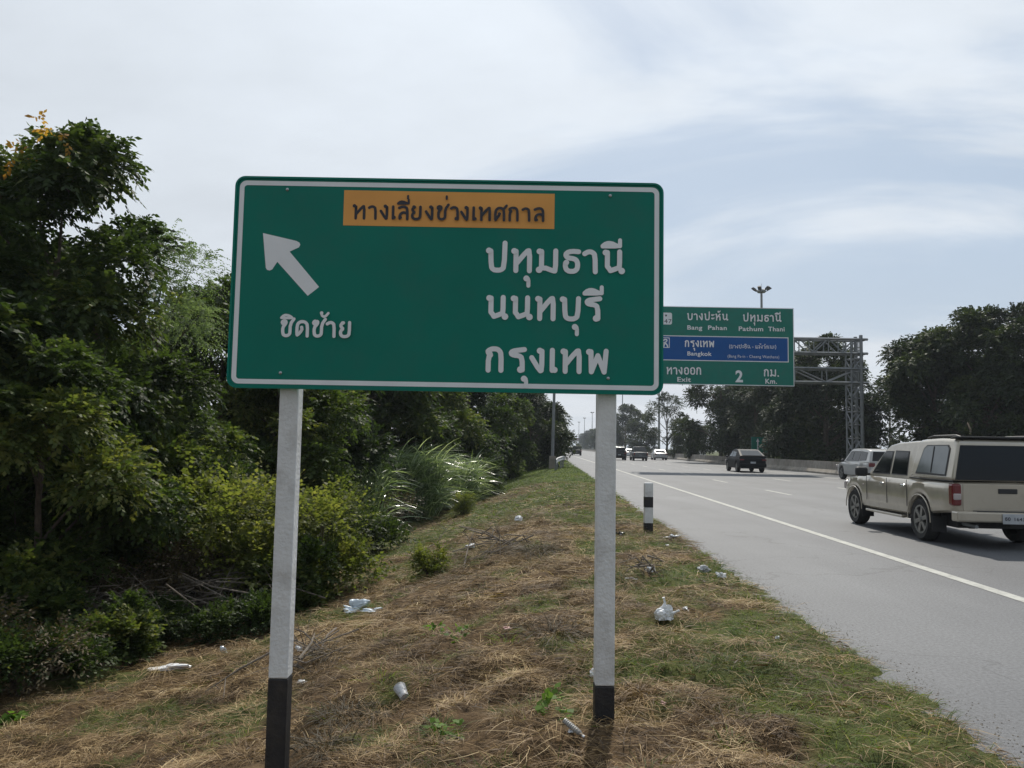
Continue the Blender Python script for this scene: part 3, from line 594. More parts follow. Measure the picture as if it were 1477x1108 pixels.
# ------------------------------------------------------------------ roadside furniture
def barrier():
    t = thing('median_barrier', 'long weathered concrete median barrier along the far side of the road', 'barrier', (19.3 + SL * 40, 40, 0), -math.atan(SL))
    prof = [(-.3, -.05), (-.3, .12), (-.14, .34), (-.09, .86), (.09, .86), (.14, .34), (.3, .12), (.3, -.05)]
    y = -50.0; seg = 6.0; k = 0
    m = MB()
    for y in np.arange(-50, 660, seg if True else 0):
        m.prism(prof, lambda a, b, q, y=y: (a, y + q, b), .015, seg - .015)
    m.build('wall', M['concrete'], t, bevel=0)
barrier()
def roadside():
    x, y, z = 2.86, 54.4, gz(2.86, 54.4)
    t = thing('lamp_post', 'slim grey lamp post on a square concrete pedestal at the left road edge', 'lamp post', (x, y, z))
    m = MB(); m.box((0, 0, .42), (.46, .46, .95), taper=.92); m.build('pedestal', M['concrete'], t, bevel=.02)
    m = MB(); m.tube([(0, 0, .85), (.06, 0, 5), (.1, 0, 11.6)], [.115, .095, .065], 10); m.build('pole', M['galv'], t, smooth=True)
    m = MB(); m.tube([(.1, 0, 11.5), (.3, 0, 11.9), (.9, 0, 12.1), (1.7, 0, 12.15)], [.05, .045, .04, .035], 8); m.build('arm', M['galv'], t, smooth=True)
    m = MB(); m.box((2.0, 0, 12.15), (.75, .3, .14), taper=.7); m.build('lamp_head', M['galv'], t, bevel=.03)
    t = thing('guardrail', 'short curved white steel guardrail in front of the lamp post pedestal', 'guardrail', (3.3, 53, gz(3.3, 53)))
    P = [(-.42, -3.0, .5), (-.40, -2.4, .56), (-.28, -1.4, .62), (-.05, 0, .66), (.2, 2, .68), (.5, 4.2, .68), (.66, 4.9, .66)]
    prof = [(0, -.155), (.04, -.11), (.04, -.06), (0, -.02), (0, .02), (.04, .06), (.04, .11), (0, .155)]
    m = MB(); V = []
    for px, py, pz in P: V += [(px + a, py, pz + b) for a, b in prof]
    n = len(prof); m.add(V, [(i * n + k, i * n + k + 1, (i + 1) * n + k + 1, (i + 1) * n + k) for i in range(len(P) - 1) for k in range(n - 1)])
    o = m.build('rail', M['post_white'], t, smooth=True); s = o.modifiers.new('solid', 'SOLIDIFY'); s.thickness = .006
    for px, py in ((-.36, -2.2), (-.12, 0), (.25, 2.2), (.52, 4.2)):
        m = MB(); m.box((px - .06, py, .25), (.1, .14, 1.0)); m.build('post', M['galv'], t, bevel=.01)
    # small green board on a post further on
    x, y = 6.62, 106.; t = thing('marker_sign', 'small distant green roadside board on a thin post past the guardrail', 'road sign', (x, y, gz(x, y)))
    m = MB(); m.box((.45, -.05, 1.75), (1.0, .03, .85)); m.build('panel', M['green'], t, bevel=.01)
    m = MB(); m.box((.45, -.068, 1.75), (.8, .004, .10)); m.build('stripe', M['white_sheet'], t)
    m = MB(); m.bar((0, 0, -.3), (0, 0, 2.2), .09); m.build('post', M['post_white'], t)
    # turn sign on the median behind the dark car
    x, y = 23.2, 74.; t = thing('turn_sign', 'green arrow sign standing behind the median barrier beyond the dark hatchback', 'road sign', (x, y, gz(x, y)))
    m = MB(); m.box((0, 0, 2.0), (1.5, .04, 1.5)); m.build('panel', M['green'], t, bevel=.01)
    m = MB(); m.add([(-.22, -.026, 1.3), (-.1, -.026, 1.3), (-.1, -.026, 2.3), (.0, -.026, 2.3), (-.16, -.026, 2.62), (-.32, -.026, 2.3), (-.22, -.026, 2.3)], [tuple(range(7))]); m.build('arrow', M['white_sheet'], t, fix=False)
    m = MB(); m.bar((-.7, .06, -.3), (-.7, .06, 2.7), .08); m.build('post', M['galv'], t)
    m = MB(); m.bar((.7, .06, -.3), (.7, .06, 2.7), .08); m.build('post', M['galv'], t)
    # black and white guide post on the verge
    x, y, z = on_ground(935, 767)
    t = thing('guide_post', 'short square guide post with black and white bands at the road edge', 'guide post', (x, y, z)); w = .15
    for nm, a, b, mt in (('black_band', -.25, .16, 'post_black'), ('white_band', .16, .44, 'post_white'), ('black_band', .44, .63, 'post_black'), ('white_band', .63, .87, 'post_white')):
        m = MB(); m.box((0, 0, (a + b) / 2), (w + (.002 if 'black' in nm else 0), w + (.002 if 'black' in nm else 0), b - a)); m.build(nm, M[mt], t, bevel=.004)
    m = MB(); m.box((0, 0, .875), (w, w, .014), taper=.9); m.build('cap', M['post_white'], t)
    # high masts along the median
    def mast(y, label):
        x = 30.2 + SL * y; t = thing('high_mast_light', label, 'mast light', (x, y, 0), 0, 'high mast lights along the median'); h = 24.0
        m = MB(); m.tube([(0, 0, -.3), (0, 0, h * .5), (0, 0, h)], [.36, .26, .15], 10); m.build('mast', M['galv'], t, smooth=True)
        m = MB(); m.lathe([(.15, h - .35), (.55, h - .3), (.62, h - .1), (.5, h + .1), (.1, h + .2)], n=14); m.tube([(0, 0, h), (0, 0, h + 1.0)], .025, 6)
        m.build('lamp_ring', M['galv'], t, smooth=True)
        for i in range(6):
            a = i * math.pi / 3; c, s = math.cos(a), math.sin(a)
            m = MB(); m.bar((.5 * c, .5 * s, h - .2), (.95 * c, .95 * s, h + .1), .07)
            R = Matrix.Rotation(a, 3, 'Z') @ Matrix.Rotation(math.radians(-32), 3, 'Y'); m.box((1.08 * c, 1.08 * s, h + .22), (.62, .5, .24), R, taper=.8); m.build('floodlight', M['trim'], t)
    for y, l in ((110., 'nearest high mast light with six floodlights rising above the green and blue gantry sign'), (210., 'high mast light whose thin pole passes the open bare tree'), (310., 'high mast light pole seen just right of the sign post'), (510., 'nearest of the three tiny mast lights left of the right sign post'),
                 (610., 'middle of the three tiny distant mast lights over the road'), (710., 'farthest and smallest of the tiny mast lights over the road')): mast(y, l)
    # utility pole seen between the trees at right
    x, y, z = on_y(1284, 640, 95); t = thing('utility_pole', 'thin power pole with a cross arm in the gap between the right trees', 'utility pole', (x, y, -.3))
    m = MB(); m.tube([(0, 0, -.2), (0, 0, 7.6)], [.17, .12], 8); m.build('pole', M['concrete'], t, smooth=True)
    m = MB(); m.bar((-1.0, 0, 6.2), (1.1, 0, 6.2), .09); m.bar((1.0, 0, 6.2), (1.0, 0, 5.0), .06); m.build('cross_arm', M['galv'], t)
    for px in (-.9, -.3, .5):
        m = MB(); m.lathe([(.0001, 6.2), (.06, 6.22), (.04, 6.3), (.06, 6.36), (.0001, 6.42)], c=(px, 0, 0), n=8); m.build('insulator', M['trim'], t)
    # footbridge far away
    y = 640.; t = thing('footbridge', 'dark reddish footbridge crossing the road in the far distance', 'footbridge', (45, y, 0))
    m = MB(); m.box((4, 0, 6.6), (50, 2.6, .7)); m.build('deck', M['concrete'], t)
    m = MB(); m.box((4, -1.25, 8.1), (50, .08, 2.2)); m.box((4, 1.25, 8.1), (50, .08, 2.2)); m.build('parapet', M['far_brown'], t)
    for px in (-20, 8, 28):
        m = MB(); m.box((px, 0, 3.0), (1.2, 1.6, 6.4)); m.build('pier', M['concrete'], t)
    m = MB(); m.box((4, 0, 10.6), (50, 3.0, .25)); m.build('roof', M['far_brown'], t)
    # pale building glimpsed between the right trees
    x, y, z = on_y(1003, 650, 210); t = thing('pale_building', 'pale narrow building glimpsed in a gap between the right hand trees', 'building', (x, y, 0))
    m = MB(); m.box((0, 0, 3.4), (4.2, 6, 7.4)); m.build('wall', M['far_wall'], t)
    m = MB(); m.box((0, 0, 7.2), (4.6, 6.4, .3)); m.build('roof', M['concrete'], t)
    for zz in (2.2, 5.2):
        m = MB(); m.box((0, -3.01, zz), (1.4, .06, 1.3)); m.build('window', M['glass'], t)
roadside()

# ------------------------------------------------------------------ vehicles (front towards +Y of their own frame)
def interp(tab, y):
    xs = [a for a, _ in tab]; return float(np.interp(y, xs, [b for _, b in tab]))
def wheel(parent, x, y, r, w, side, spokes=6, detail=True):
    h = thing('wheel', None, None); h.parent = parent; h.location = (x, y, r)
    m = MB(); rr = r * .66
    m.lathe([(rr, -w / 2 + .02), (r * .9, -w / 2), (r * .97, -w / 2 + .03), (r, -w / 2 + .06), (r, w / 2 - .06), (r * .97, w / 2 - .03), (r * .9, w / 2), (rr, w / 2 - .02), (rr, -w / 2 + .02)], 'x', n=28); m.build('tyre', M['tyre'], h, smooth=True)
    m = MB(); o = side * (w / 2 - .03)
    m.lathe([(rr + .002, o - side * .08), (rr + .004, o + side * .015), (rr * .9, o + side * .01), (rr * .86, o - side * .05)], 'x', n=28)
    m.lathe([(rr * .86, o - side * .06), (.0001, o - side * .07)], 'x', n=28, mi=1)
    for k in range(spokes):
        a = 2 * math.pi * (k + .25) / spokes; R = Matrix.Rotation(a, 3, 'X'); c = R @ Vector((0, 0, rr * .5))
        m.box((o - side * .012, c.y, c.z), (.035, rr * .26, rr * .86), R, taper=1.25)
    m.lathe([(.0001, o + side * .025), (rr * .17, o + side * .02), (rr * .22, o - side * .03)], 'x', n=14); m.build('rim', [M['rim'], M['trim']], h, smooth=True)
def vehicle(name, label, cat, loc, heading, S, group=None):
    t = thing(name, label, cat, loc, heading, group)
    Lh, W = S['L'] / 2, S['W'] / 2; pm = S['paint']; wr = S['wr']; Ra = wr + .055
    ax = (S['axr'], S['axf'])
    ys = set(np.linspace(-Lh, Lh, 70)); ys |= {-Lh + .012, -Lh + .04, Lh - .012, Lh - .04}
    for a in ax: ys |= {a - Ra, a + Ra, a - Ra + .004, a + Ra - .004, a - Ra * .96, a + Ra * .96}
    ys = sorted(ys); m = MB(); n = None; V = []; FS = []
    for y in ys:
        w = interp(S['plan'], y); zt = interp(S['top'], y); zb = interp(S['sill'], y)
        for a in ax:
            if abs(y - a) < Ra: zb = max(zb, wr + math.sqrt(max(0, Ra * Ra - (y - a) ** 2)))
        e = 0
        d = min(y + Lh, Lh - y)
        if d < .05: e = .03 * (1 - d / .05) ** 2
        w -= e; zt -= e; h = zt - zb
        half = [(0, zb), (w - .32, zb), (w - .05, zb), (w - .012, zb + .035), (w + .004, zb + h * .22), (w + .012, zb + h * .5), (w + .002, zb + h * .78), (w - .02, zt - .05), (w - .055, zt - .012), (w - .12, zt), (0, zt + .012)]
        ring = [(x, y, z) for x, z in half] + [(-x, y, z) for x, z in half[-2:0:-1]]
        n = len(ring); V += ring
    Fc = [(i * n + k, i * n + (k + 1) % n, (i + 1) * n + (k + 1) % n, (i + 1) * n + k) for i in range(len(ys) - 1) for k in range(n)]
    m.add(V, Fc); m.add(V[:n], [tuple(range(n))]); m.add(V[-n:], [tuple(reversed(range(n)))])
    o = m.build('body', pm, t, smooth=True)
    bm = bmesh.new(); bm.from_mesh(o.data); bmesh.ops.remove_doubles(bm, verts=bm.verts, dist=1e-5); bmesh.ops.recalc_face_normals(bm, faces=bm.faces); bm.to_mesh(o.data); bm.free(); o.data.set_sharp_from_angle(angle=math.radians(32))
    zb0 = S['belt']
    hw = lambda z: S['gw'] - (z - zb0) * S['tum']
    def house(nm, path, material, extra=0, bev=.05):
        m = MB(); k = len(path); V = [(-(hw(z) + extra), y, z) for y, z in path] + [(hw(z) + extra, y, z) for y, z in path]
        m.add(V, [tuple(range(k)), tuple(reversed(range(k, 2 * k)))] + [(i, k + i, k + (i + 1) % k, (i + 1) % k) for i in range(k)])
        return m.build(nm, material, t, smooth=True, bevel=bev, seg=3)
    for nm, path, ex in S['houses']: house(nm, path, S.get('roofpaint', pm), ex, .085 if nm == 'canopy' else .05)
    def side_plate(nm, poly, material, parent, lift, thick=.006):
        for s in (-1, 1):
            m = MB(); m.prism(poly, lambda a, b, d, s=s: (s * (hw(b) + lift + d), a, b), -thick, 0.0); ob = m.build(nm, material, parent)
    for poly, mt, ex in S['windows']:
        c = (sum(p[0] for p in poly) / len(poly), sum(p[1] for p in poly) / len(poly))
        big = [(c[0] + (a - c[0]) * 1.07, c[1] + (b - c[1]) * 1.10) for a, b in poly]
        for s in (-1, 1):
            m = MB(); m.prism(big, lambda a, b, d, s=s: (s * (hw(b) + ex + d), a, b), -.02, .004); fr = m.build('window', M['trim'], t, bevel=.003)
            m = MB(); m.prism(poly, lambda a, b, d, s=s: (s * (hw(b) + ex + d), a, b), .0, .008); m.build('pane', M[mt], fr)
    for nm, (ya, za), (yb, zb_), f, mt in S['screens']:
        dy, dz = yb - ya, zb_ - za; l = math.hypot(dy, dz); ny, nz = dz / l, -dy / l
        if (ny * (1 if nm == 'windscreen' else -1)) < 0: ny, nz = -ny, -nz
        m = MB(); A = []
        for d in (-.01, .007):
            for sx, (yy, zz) in ((-1, (ya, za)), (1, (ya, za)), (1, (yb, zb_)), (-1, (yb, zb_))): A.append((sx * hw(zz) * f, yy + ny * d, zz + nz * d))
        m.add(A, [(0, 1, 2, 3), (7, 6, 5, 4), (0, 4, 5, 1), (1, 5, 6, 2), (2, 6, 7, 3), (3, 7, 4, 0)]); m.build(nm, M[mt], t)
    for sx in (-1, 1):
        for a in ax: wheel(t, sx * (W - .12), a, wr, .235, sx, S.get('spokes', 6))
    for fn in S.get('extra', []): fn(t, S, hw)
    return t
def add_box(t, nm, c, d, material, bevel=.01, taper=1., rot=None):
    m = MB(); m.box(c, d, rot, taper=taper); return m.build(nm, M[material] if isinstance(material, str) else material, t, bevel=bevel)
def std_bits(rear_z=(.62, .98), lw=.2, bumper=None, plate_z=.8, handles=((.35,), .9), mirror_y=.8, mirror_z=1.02, clear=False):
    def f(t, S, hw):
        Lh, W = S['L'] / 2, S['W'] / 2
        for s in (-1, 1):
            lt = add_box(t, 'tail_light', (s * (W - .035 - lw / 2), -Lh + .04, sum(rear_z) / 2), (lw, .13, rear_z[1] - rear_z[0]), 'red_lens', .02)
            if clear: add_box(lt, 'lens', (s * (W - .04 - lw / 2), -Lh + .035, sum(rear_z) / 2 - .04), (lw * .72, .13, (rear_z[1] - rear_z[0]) * .3), 'clear_lens', .01)
            for y in handles[0]: add_box(t, 'door_handle', (s * (W + .022), y, handles[1]), (.035, .16, .035), S['paint'], .012)
            m = MB(); m.lathe([(.0001, -.07), (.06, -.06), (.095, -.0), (.08, .06), (.0001, .085)], 'x', c=(0, 0, 0), n=12)
            mr = m.build('mirror', M[S.get('mirror', 'trim')], t, smooth=True); mr.data.transform(Matrix.Translation((s * (W + .12), mirror_y, mirror_z)) @ Matrix.Diagonal((1.15, .75, 1.0, 1)))
            add_box(mr, 'bracket', (s * (W + .01), mirror_y + .02, mirror_z - .05), (.16, .05, .04), 'trim', .01)
            add_box(t, 'headlight', (s * (W - .2), Lh - .06, S['belt'] - .28), (.3, .12, .16), 'clear_lens', .03)
        add_box(t, 'plate', (0, -Lh - .012, plate_z), (.36, .012, .13), 'plate', .003)
        bz, bh, bm_ = bumper or (.5, .2, None)
        add_box(t, 'rear_bumper', (0, -Lh - .02, bz), (2 * W - .1, .14, bh), bm_ or S['paint'], .04)
        add_box(t, 'underbody', (0, 0, .36), (2 * W - .45, 2 * Lh - .7, .2), 'trim', .02)
    return f
def pickup_spec(paint, canopy=True):
    S = dict(L=5.0, W=1.80, wr=.37, axr=-1.38, axf=1.66, paint=M[paint], belt=1.06, gw=.845, tum=.22, spokes=6,
        plan=[(-2.5, .79), (-2.47, .83), (-2.40, .865), (-2.25, .885), (0, .895), (1.6, .885), (2.2, .84), (2.5, .74)],
        top=[(-2.5, 1.06), (.95, 1.07), (1.3, 1.06), (2.1, .99), (2.4, .9), (2.5, .78)],
        sill=[(-2.5, .58), (-1.9, .52), (-1, .42), (1.2, .40), (2.3, .42), (2.5, .46)])
    cab = [(1.12, 1.03), (.98, 1.09), (.32, 1.61), (.16, 1.675), (-.2, 1.72), (-.9, 1.745), (-1.3, 1.745), (-1.3, 1.03)]
    S['houses'] = [('cab', cab, 0)]
    S['windows'] = [([(.76, 1.13), (-.02, 1.13), (-.02, 1.54), (.30, 1.54), (.42, 1.47)], 'glass', .002), ([(-.14, 1.13), (-.78, 1.13), (-.70, 1.54), (-.14, 1.55)], 'glass', .002)]
    S['screens'] = [('windscreen', (.97, 1.12), (.34, 1.575), .86, 'glass')]
    if canopy:
        S['houses'].append(('canopy', [(-.93, 1.085), (-1.0, 1.72), (-1.10, 1.765), (-1.3, 1.775), (-1.8, 1.785), (-2.36, 1.765), (-2.44, 1.70), (-2.50, 1.085)], .012))
        S['windows'].append(([(-1.18, 1.19), (-2.22, 1.18), (-2.2, 1.60), (-2.13, 1.655), (-1.42, 1.655), (-1.32, 1.6)], 'glass_light', .016))
        S['screens'].append(('rear_window', (-2.507, 1.10), (-2.453, 1.665), .97, 'glass'))
        def bits(t, S, hw):
            for s in (-1, 1):
                m = MB(); m.tube([(s * .62, -1.15, 1.73), (s * .62, -1.22, 1.80), (s * .62, -1.4, 1.825), (s * .62, -2.2, 1.825), (s * .62, -2.33, 1.80), (s * .62, -2.38, 1.73)], .018, 8); m.build('roof_rail', M['trim'], t, smooth=True)
                add_box(t, 'window_bar', (s * (hw(1.42) + .026), -1.70, 1.42), (.014, .022, .46), 'trim', .002, rot=Matrix.Rotation(s * -math.atan(S['tum']), 3, 'Y') @ Matrix.Rotation(-.1, 3, 'X'))
                add_box(t, 'canopy_seam', (s * (hw(1.085) + .012), -1.72, 1.082), (.022, 1.56, .022), 'trim', .002)
                m = MB(); R = .432
                P = [(s * .905, -1.38 + R * math.cos(a), .37 + R * math.sin(a)) for a in np.linspace(-.05, math.pi + .05, 20)]
                m.tube(P, .011, 8); m.build('wheel_arch', S['paint'], t, smooth=True)
                m = MB(); P = [(s * .90, 1.66 + R * math.cos(a), .37 + R * math.sin(a)) for a in np.linspace(-.05, math.pi + .05, 20)]
                m.tube(P, .010, 8); m.build('wheel_arch', S['paint'], t, smooth=True)
                for y in (-1.86, 1.2): add_box(t, 'mud_flap', (s * .78, y, .33), (.24, .015, .26), 'trim', .004)
                add_box(t, 'side_step', (s * .86, .12, .36), (.12, 1.7, .05), S['paint'], .015)
                for y in (.92, -.06, -.93): add_box(t, 'door_gap', (s * .908, y, .80), (.006, .012, .48), 'trim', 0)
            m = MB(); m.add([], []); m.box((0, -2.33, 1.79), (1.5, .16, .03), Matrix.Rotation(-.12, 3, 'X')); m.build('spoiler', M['trim'], t, bevel=.01)
            tg = add_box(t, 'tailgate', (0, -2.505, .82), (1.40, .02, .44), S['paint'], .012)
            add_box(tg, 'handle', (0, -2.522, .93), (.3, .02, .08), 'trim', .01)
            bp = add_box(t, 'rear_bumper', (0, -2.56, .52), (1.74, .22, .17), S['paint'], .03)
            add_box(bp, 'step_pad', (0, -2.57, .607), (1.1, .16, .012), 'trim', .003)
            pl = add_box(t, 'plate', (0, -2.685, .50), (.36, .012, .16), 'plate', .003)
            m = MB(); pen_mesh(m, 'ธอ', .055, lambda a, b, k: (-.15 + a, -2.694 - k, .475 + b), .09); m.build('lettering', M['sign_black'], pl, fix=False)
            latin('lettering', '1643', .075, Matrix.Translation((-.02, -2.695, .475)) @ UPRIGHT, M['sign_black'], pl, .001, .16)
            m = MB(); m.tube([(-.55, -1.9, .38), (-.55, -2.62, .36)], .03, 8); m.build('exhaust_pipe', M['galv'], t, smooth=True)
            m = MB(); m.lathe([(.36, -.11), (.36, .11), (.2, .11), (.2, -.11), (.36, -.11)], 'z', c=(0, -2.0, .46), n=20); m.build('spare_wheel', M['tyre'], t, smooth=True)
            for s in (-1, 1):
                lt = add_box(t, 'tail_light', (s * .795, -2.45, .86), (.15, .16, .36), 'red_lens', .035)
                add_box(lt, 'lens', (s * .795, -2.455, .83), (.125, .165, .11), 'clear_lens', .02)
                for y in (.12, -.82): add_box(t, 'door_handle', (s * .925, y, .93), (.035, .17, .045), 'chrome', .014)
                m = MB(); m.box((s * 1.03, .86, 1.13), (.24, .13, .19)); mr = m.build('mirror', M['trim'], t, bevel=.05, seg=3)
                add_box(mr, 'bracket', (s * .92, .88, 1.08), (.14, .05, .05), 'trim', .01)
                add_box(t, 'headlight', (s * .66, 2.42, .80), (.3, .14, .2), 'clear_lens', .04)
                add_box(t, 'indicator', (s * .902, 1.12, .86), (.012, .06, .035), 'clear_lens', .004)
            add_box(t, 'underbody', (0, 0, .42), (1.3, 4.4, .24), 'trim', .02)
            m = MB(); m.tube([(-.8, -1.38, .37), (.8, -1.38, .37)], .06, 8); m.lathe([(.001, -.14), (.15, -.05), (.15, .05), (.001, .14)], 'x', c=(0, -1.38, .37), n=12); m.build('axle', M['trim'], t, smooth=True)
        S['extra'] = [bits]
    else:
        S['screens'].append(('rear_window', (-1.03, 1.14), (-1.03, 1.56), .8, 'glass'))
        def bed(t, S, hw):
            add_box(t, 'load_bed', (0, -1.75, 1.075), (1.5, 1.35, .03), 'trim', .0)
        S['extra'] = [bed, std_bits((.68, 1.02), .16, (.5, .18, None), .56, ((.15, -.8), .93), .86, 1.1)]
    return S
def suv_spec(paint, L=4.7, W=1.86, h=1.68, coupe=False, mirror='trim'):
    belt = 1.02; b = L / 2
    S = dict(L=L, W=W, wr=.36, axr=-b + .92, axf=b - .95, paint=M[paint], belt=belt, gw=W / 2 - .045, tum=.30, spokes=5, mirror=mirror,
        plan=[(-b, W / 2 - .09), (-b + .3, W / 2 - .01), (0, W / 2), (b - .7, W / 2 - .01), (b - .25, W / 2 - .08), (b, W / 2 - .25)],
        top=[(-b, .98), (-b + .1, belt), (.9, belt), (1.5, belt - .05), (b - .3, belt - .17), (b, .68)],
        sill=[(-b, .42), (-b + .5, .34), (0, .28), (b - .4, .3), (b, .38)])
    if coupe: path = [(1.18, belt - .03), (1.05, belt + .03), (.35, h - .10), (.1, h - .03), (-.5, h), (-1.1, h - .06), (-b + .12, belt + .12), (-b + .06, belt - .03)]; rear = ((-b + .17, belt + .15), (-1.18, h - .09))
    else: path = [(1.18, belt - .03), (1.05, belt + .03), (.42, h - .1), (.2, h - .03), (-.4, h), (-1.5, h - .03), (-b + .3, h - .1), (-b + .22, h - .14), (-b + .03, belt + .02), (-b + .02, belt - .03)]; rear = ((-b + .035, belt + .06), (-b + .22, h - .16))
    S['houses'] = [('cabin', path, 0)]
    zt = h - .16
    S['windows'] = [([(.82, belt + .06), (-.05, belt + .06), (-.05, zt), (.34, zt - .01)], 'glass', .002), ([(-.13, belt + .06), (-1.0, belt + .06), (-.98, zt - (.05 if coupe else 0)), (-.13, zt)], 'glass', .002)]
    if not coupe: S['windows'].append(([(-1.1, belt + .08), (-b + .48, belt + .1), (-b + .5, zt - .05), (-1.08, zt)], 'glass', .002))
    S['screens'] = [('windscreen', (1.04, belt + .05), (.44, h - .12), .84, 'glass'), ('rear_window', rear[0], rear[1], .82, 'glass')]
    S['extra'] = [std_bits((.82, .92) if coupe else (.78, .98), .30, (.5, .24, None), .68, ((.2, -.75), .9), .82, 1.06)]
    return S
def sedan_spec(paint):
    belt = .94; h = 1.46; b = 2.25
    S = dict(L=4.5, W=1.76, wr=.32, axr=-1.35, axf=1.3, paint=M[paint], belt=belt, gw=.83, tum=.36, spokes=5, mirror='trim',
        plan=[(-b, .74), (-b + .3, .85), (0, .88), (1.5, .86), (b - .2, .78), (b, .62)],
        top=[(-b, .88), (-b + .15, .96), (-1.5, .97), (.9, belt), (1.5, .88), (b - .25, .74), (b, .58)], sill=[(-b, .36), (-1.8, .28), (0, .22), (b - .3, .24), (b, .3)])
    S['houses'] = [('cabin', [(1.05, belt - .04), (.95, belt), (.25, h - .08), (.05, h - .02), (-.4, h), (-.9, h - .06), (-1.62, .99), (-1.72, belt - .03)], 0)]
    S['windows'] = [([(.66, belt + .05), (-.1, belt + .05), (-.1, h - .13), (.22, h - .14)], 'glass', .002), ([(-.18, belt + .05), (-1.1, belt + .06), (-.82, h - .16), (-.18, h - .13)], 'glass', .002)]
    S['screens'] = [('windscreen', (.92, belt + .03), (.28, h - .1), .84, 'glass'), ('rear_window', (-1.58, 1.02), (-.95, h - .1), .84, 'glass')]
    S['extra'] = [std_bits((.72, .90), .30, (.44, .2, None), .72, ((.15, -.75), .82), .75, 1.0)]
    return S
HD = -math.atan(SL)
def traffic():
    # left wheels of the beige pickup touch down at (7.3, 13.95) and (7.45, 17.0)
    vehicle('pickup_truck', 'beige double cab pickup with a matching canopy and roof rails driving away at right', 'pickup truck', (8.17, 15.36, 0.0), -.055, pickup_spec('beige'))
    vehicle('suv', 'silver SUV in the far lane partly hidden by the beige pickup', 'SUV', (19.35, 43.0, 0), HD, suv_spec('silver', 4.75, 1.84, 1.72))
    vehicle('hatchback_car', 'dark sloping back hatchback in the far lane in front of the green arrow sign', 'car', (16.75, 56.8, 0), HD, suv_spec('darkpaint', 4.6, 1.88, 1.60, True))
    vehicle('suv', 'black SUV far ahead just right of the right sign post', 'SUV', (13.75, 102., 0), HD, suv_spec('blackpaint', 4.7, 1.86, 1.74))
    vehicle('pickup_truck', 'distant grey pickup in the middle lane between the black SUV and the silver sedan', 'pickup truck', (16.1, 100., 0), HD, pickup_spec('greypaint', False))
    vehicle('sedan_car', 'distant silver sedan close to the concrete median barrier', 'car', (20.35, 109., 0), HD, sedan_spec('silver'))
    vehicle('sedan_car', 'white car far ahead showing between the black SUV and the grey pickup', 'car', (19.6, 131., 0), HD, sedan_spec('whitepaint'))
    vehicle('pickup_truck', 'dark pickup far ahead in the left lane seen left of the right sign post', 'pickup truck', (12.4, 150., 0), HD, pickup_spec('blackpaint', False))
    vehicle('suv', 'dark tiny SUV farthest down the left lane behind the dark pickup', 'SUV', (15.2, 206., 0), HD, suv_spec('greypaint', 4.7, 1.86, 1.75))
traffic()

# ------------------------------------------------------------------ vegetation
def unit(v): return v / (np.linalg.norm(v, axis=-1, keepdims=True) + 1e-9)
def spray_mesh(name, P, Dr, mat_, length=.5, K=10, leaf=.11, lw=.042, droop=.35, r=None, tint=None, fold=.25):
    """leafy twigs: each has a stem line and K pointed leaves set alternately along it"""
    r = r or np.random.default_rng(1); n = len(P)
    Ln = length * r.uniform(.6, 1.25, (n, 1)); up = np.array([0, 0, 1.]); sd = unit(np.cross(Dr, up) + r.normal(0, .12, (n, 3))); nr = np.cross(sd, Dr)
    t = (np.arange(K) + .8) / K; sg = np.where(np.arange(K) % 2 == 0, 1., -1.)
    base = P[:, None] + Dr[:, None] * (Ln[:, None] * t[None, :, None]); base[..., 2] -= droop * Ln * t[None] ** 2
    tang = Dr[:, None] + np.array([0, 0, -1.]) * (2 * droop * t[None, :, None])
    ld = unit(tang * .62 + sd[:, None] * sg[None, :, None] * .78 + r.normal(0, .22, (n, K, 3)) + np.array([0, 0, -.12])); ld[:, -1] = unit(tang[:, -1])
    wv = unit(np.cross(ld, nr[:, None] + r.normal(0, .35, (n, K, 3)))); nn = np.cross(ld, wv)
    sz = r.uniform(.65, 1.2, (n, K, 1)); l = leaf * sz; w = lw * sz
    a = base; tip = base + ld * l - np.array([0, 0, .12]) * l
    m1 = base + ld * l * .45 + wv * w + nn * w * fold; m2 = base + ld * l * .45 - wv * w + nn * w * fold
    V = np.stack([a, m1, tip, m2], 2).reshape(-1, 3); q = np.arange(n * K)[:, None] * 4 + np.arange(4)[None]
    if tint is None: tint = r.uniform(0, 1, n)
    T = np.clip(np.repeat(np.repeat(tint, K), 4) + np.repeat(r.normal(0, .10, n * K), 4), 0, 1)
    return np_mesh(name, V, q, mat_, T)
def blobs_for(r, h, R, z0, n, rb=(.28, .5), lean=(0, 0)):
    B = []
    for i in range(n):
        f = (i + .5) / n; zz = z0 + (h - z0) * f; prof = math.sin(math.pi * min(1, (.12 + .88 * f) ** .8)) ** .6
        a = r.uniform(0, 2 * math.pi); rad = R * prof * math.sqrt(r.uniform(.1, 1)); br = R * r.uniform(*rb) * (.6 + .4 * prof)
        B.append((np.array([rad * math.cos(a) + lean[0] * f, rad * math.sin(a) + lean[1] * f, min(zz, h - br * .6)]), br))
    return B
def crown_points(r, B, n):
    vol = np.array([b[1] ** 2 for b in B]); k = r.choice(len(B), n, p=vol / vol.sum())
    C = np.array([b[0] for b in B])[k]; Rr = np.array([b[1] for b in B])[k][:, None]
    d = unit(r.normal(0, 1, (n, 3))); d[:, 2] = np.where(d[:, 2] < -.5, -d[:, 2], d[:, 2]); d = unit(d)
    P = C + d * Rr * (r.uniform(0, 1, (n, 1)) ** .45) * np.array([1, 1, .8])
    return P, d, k
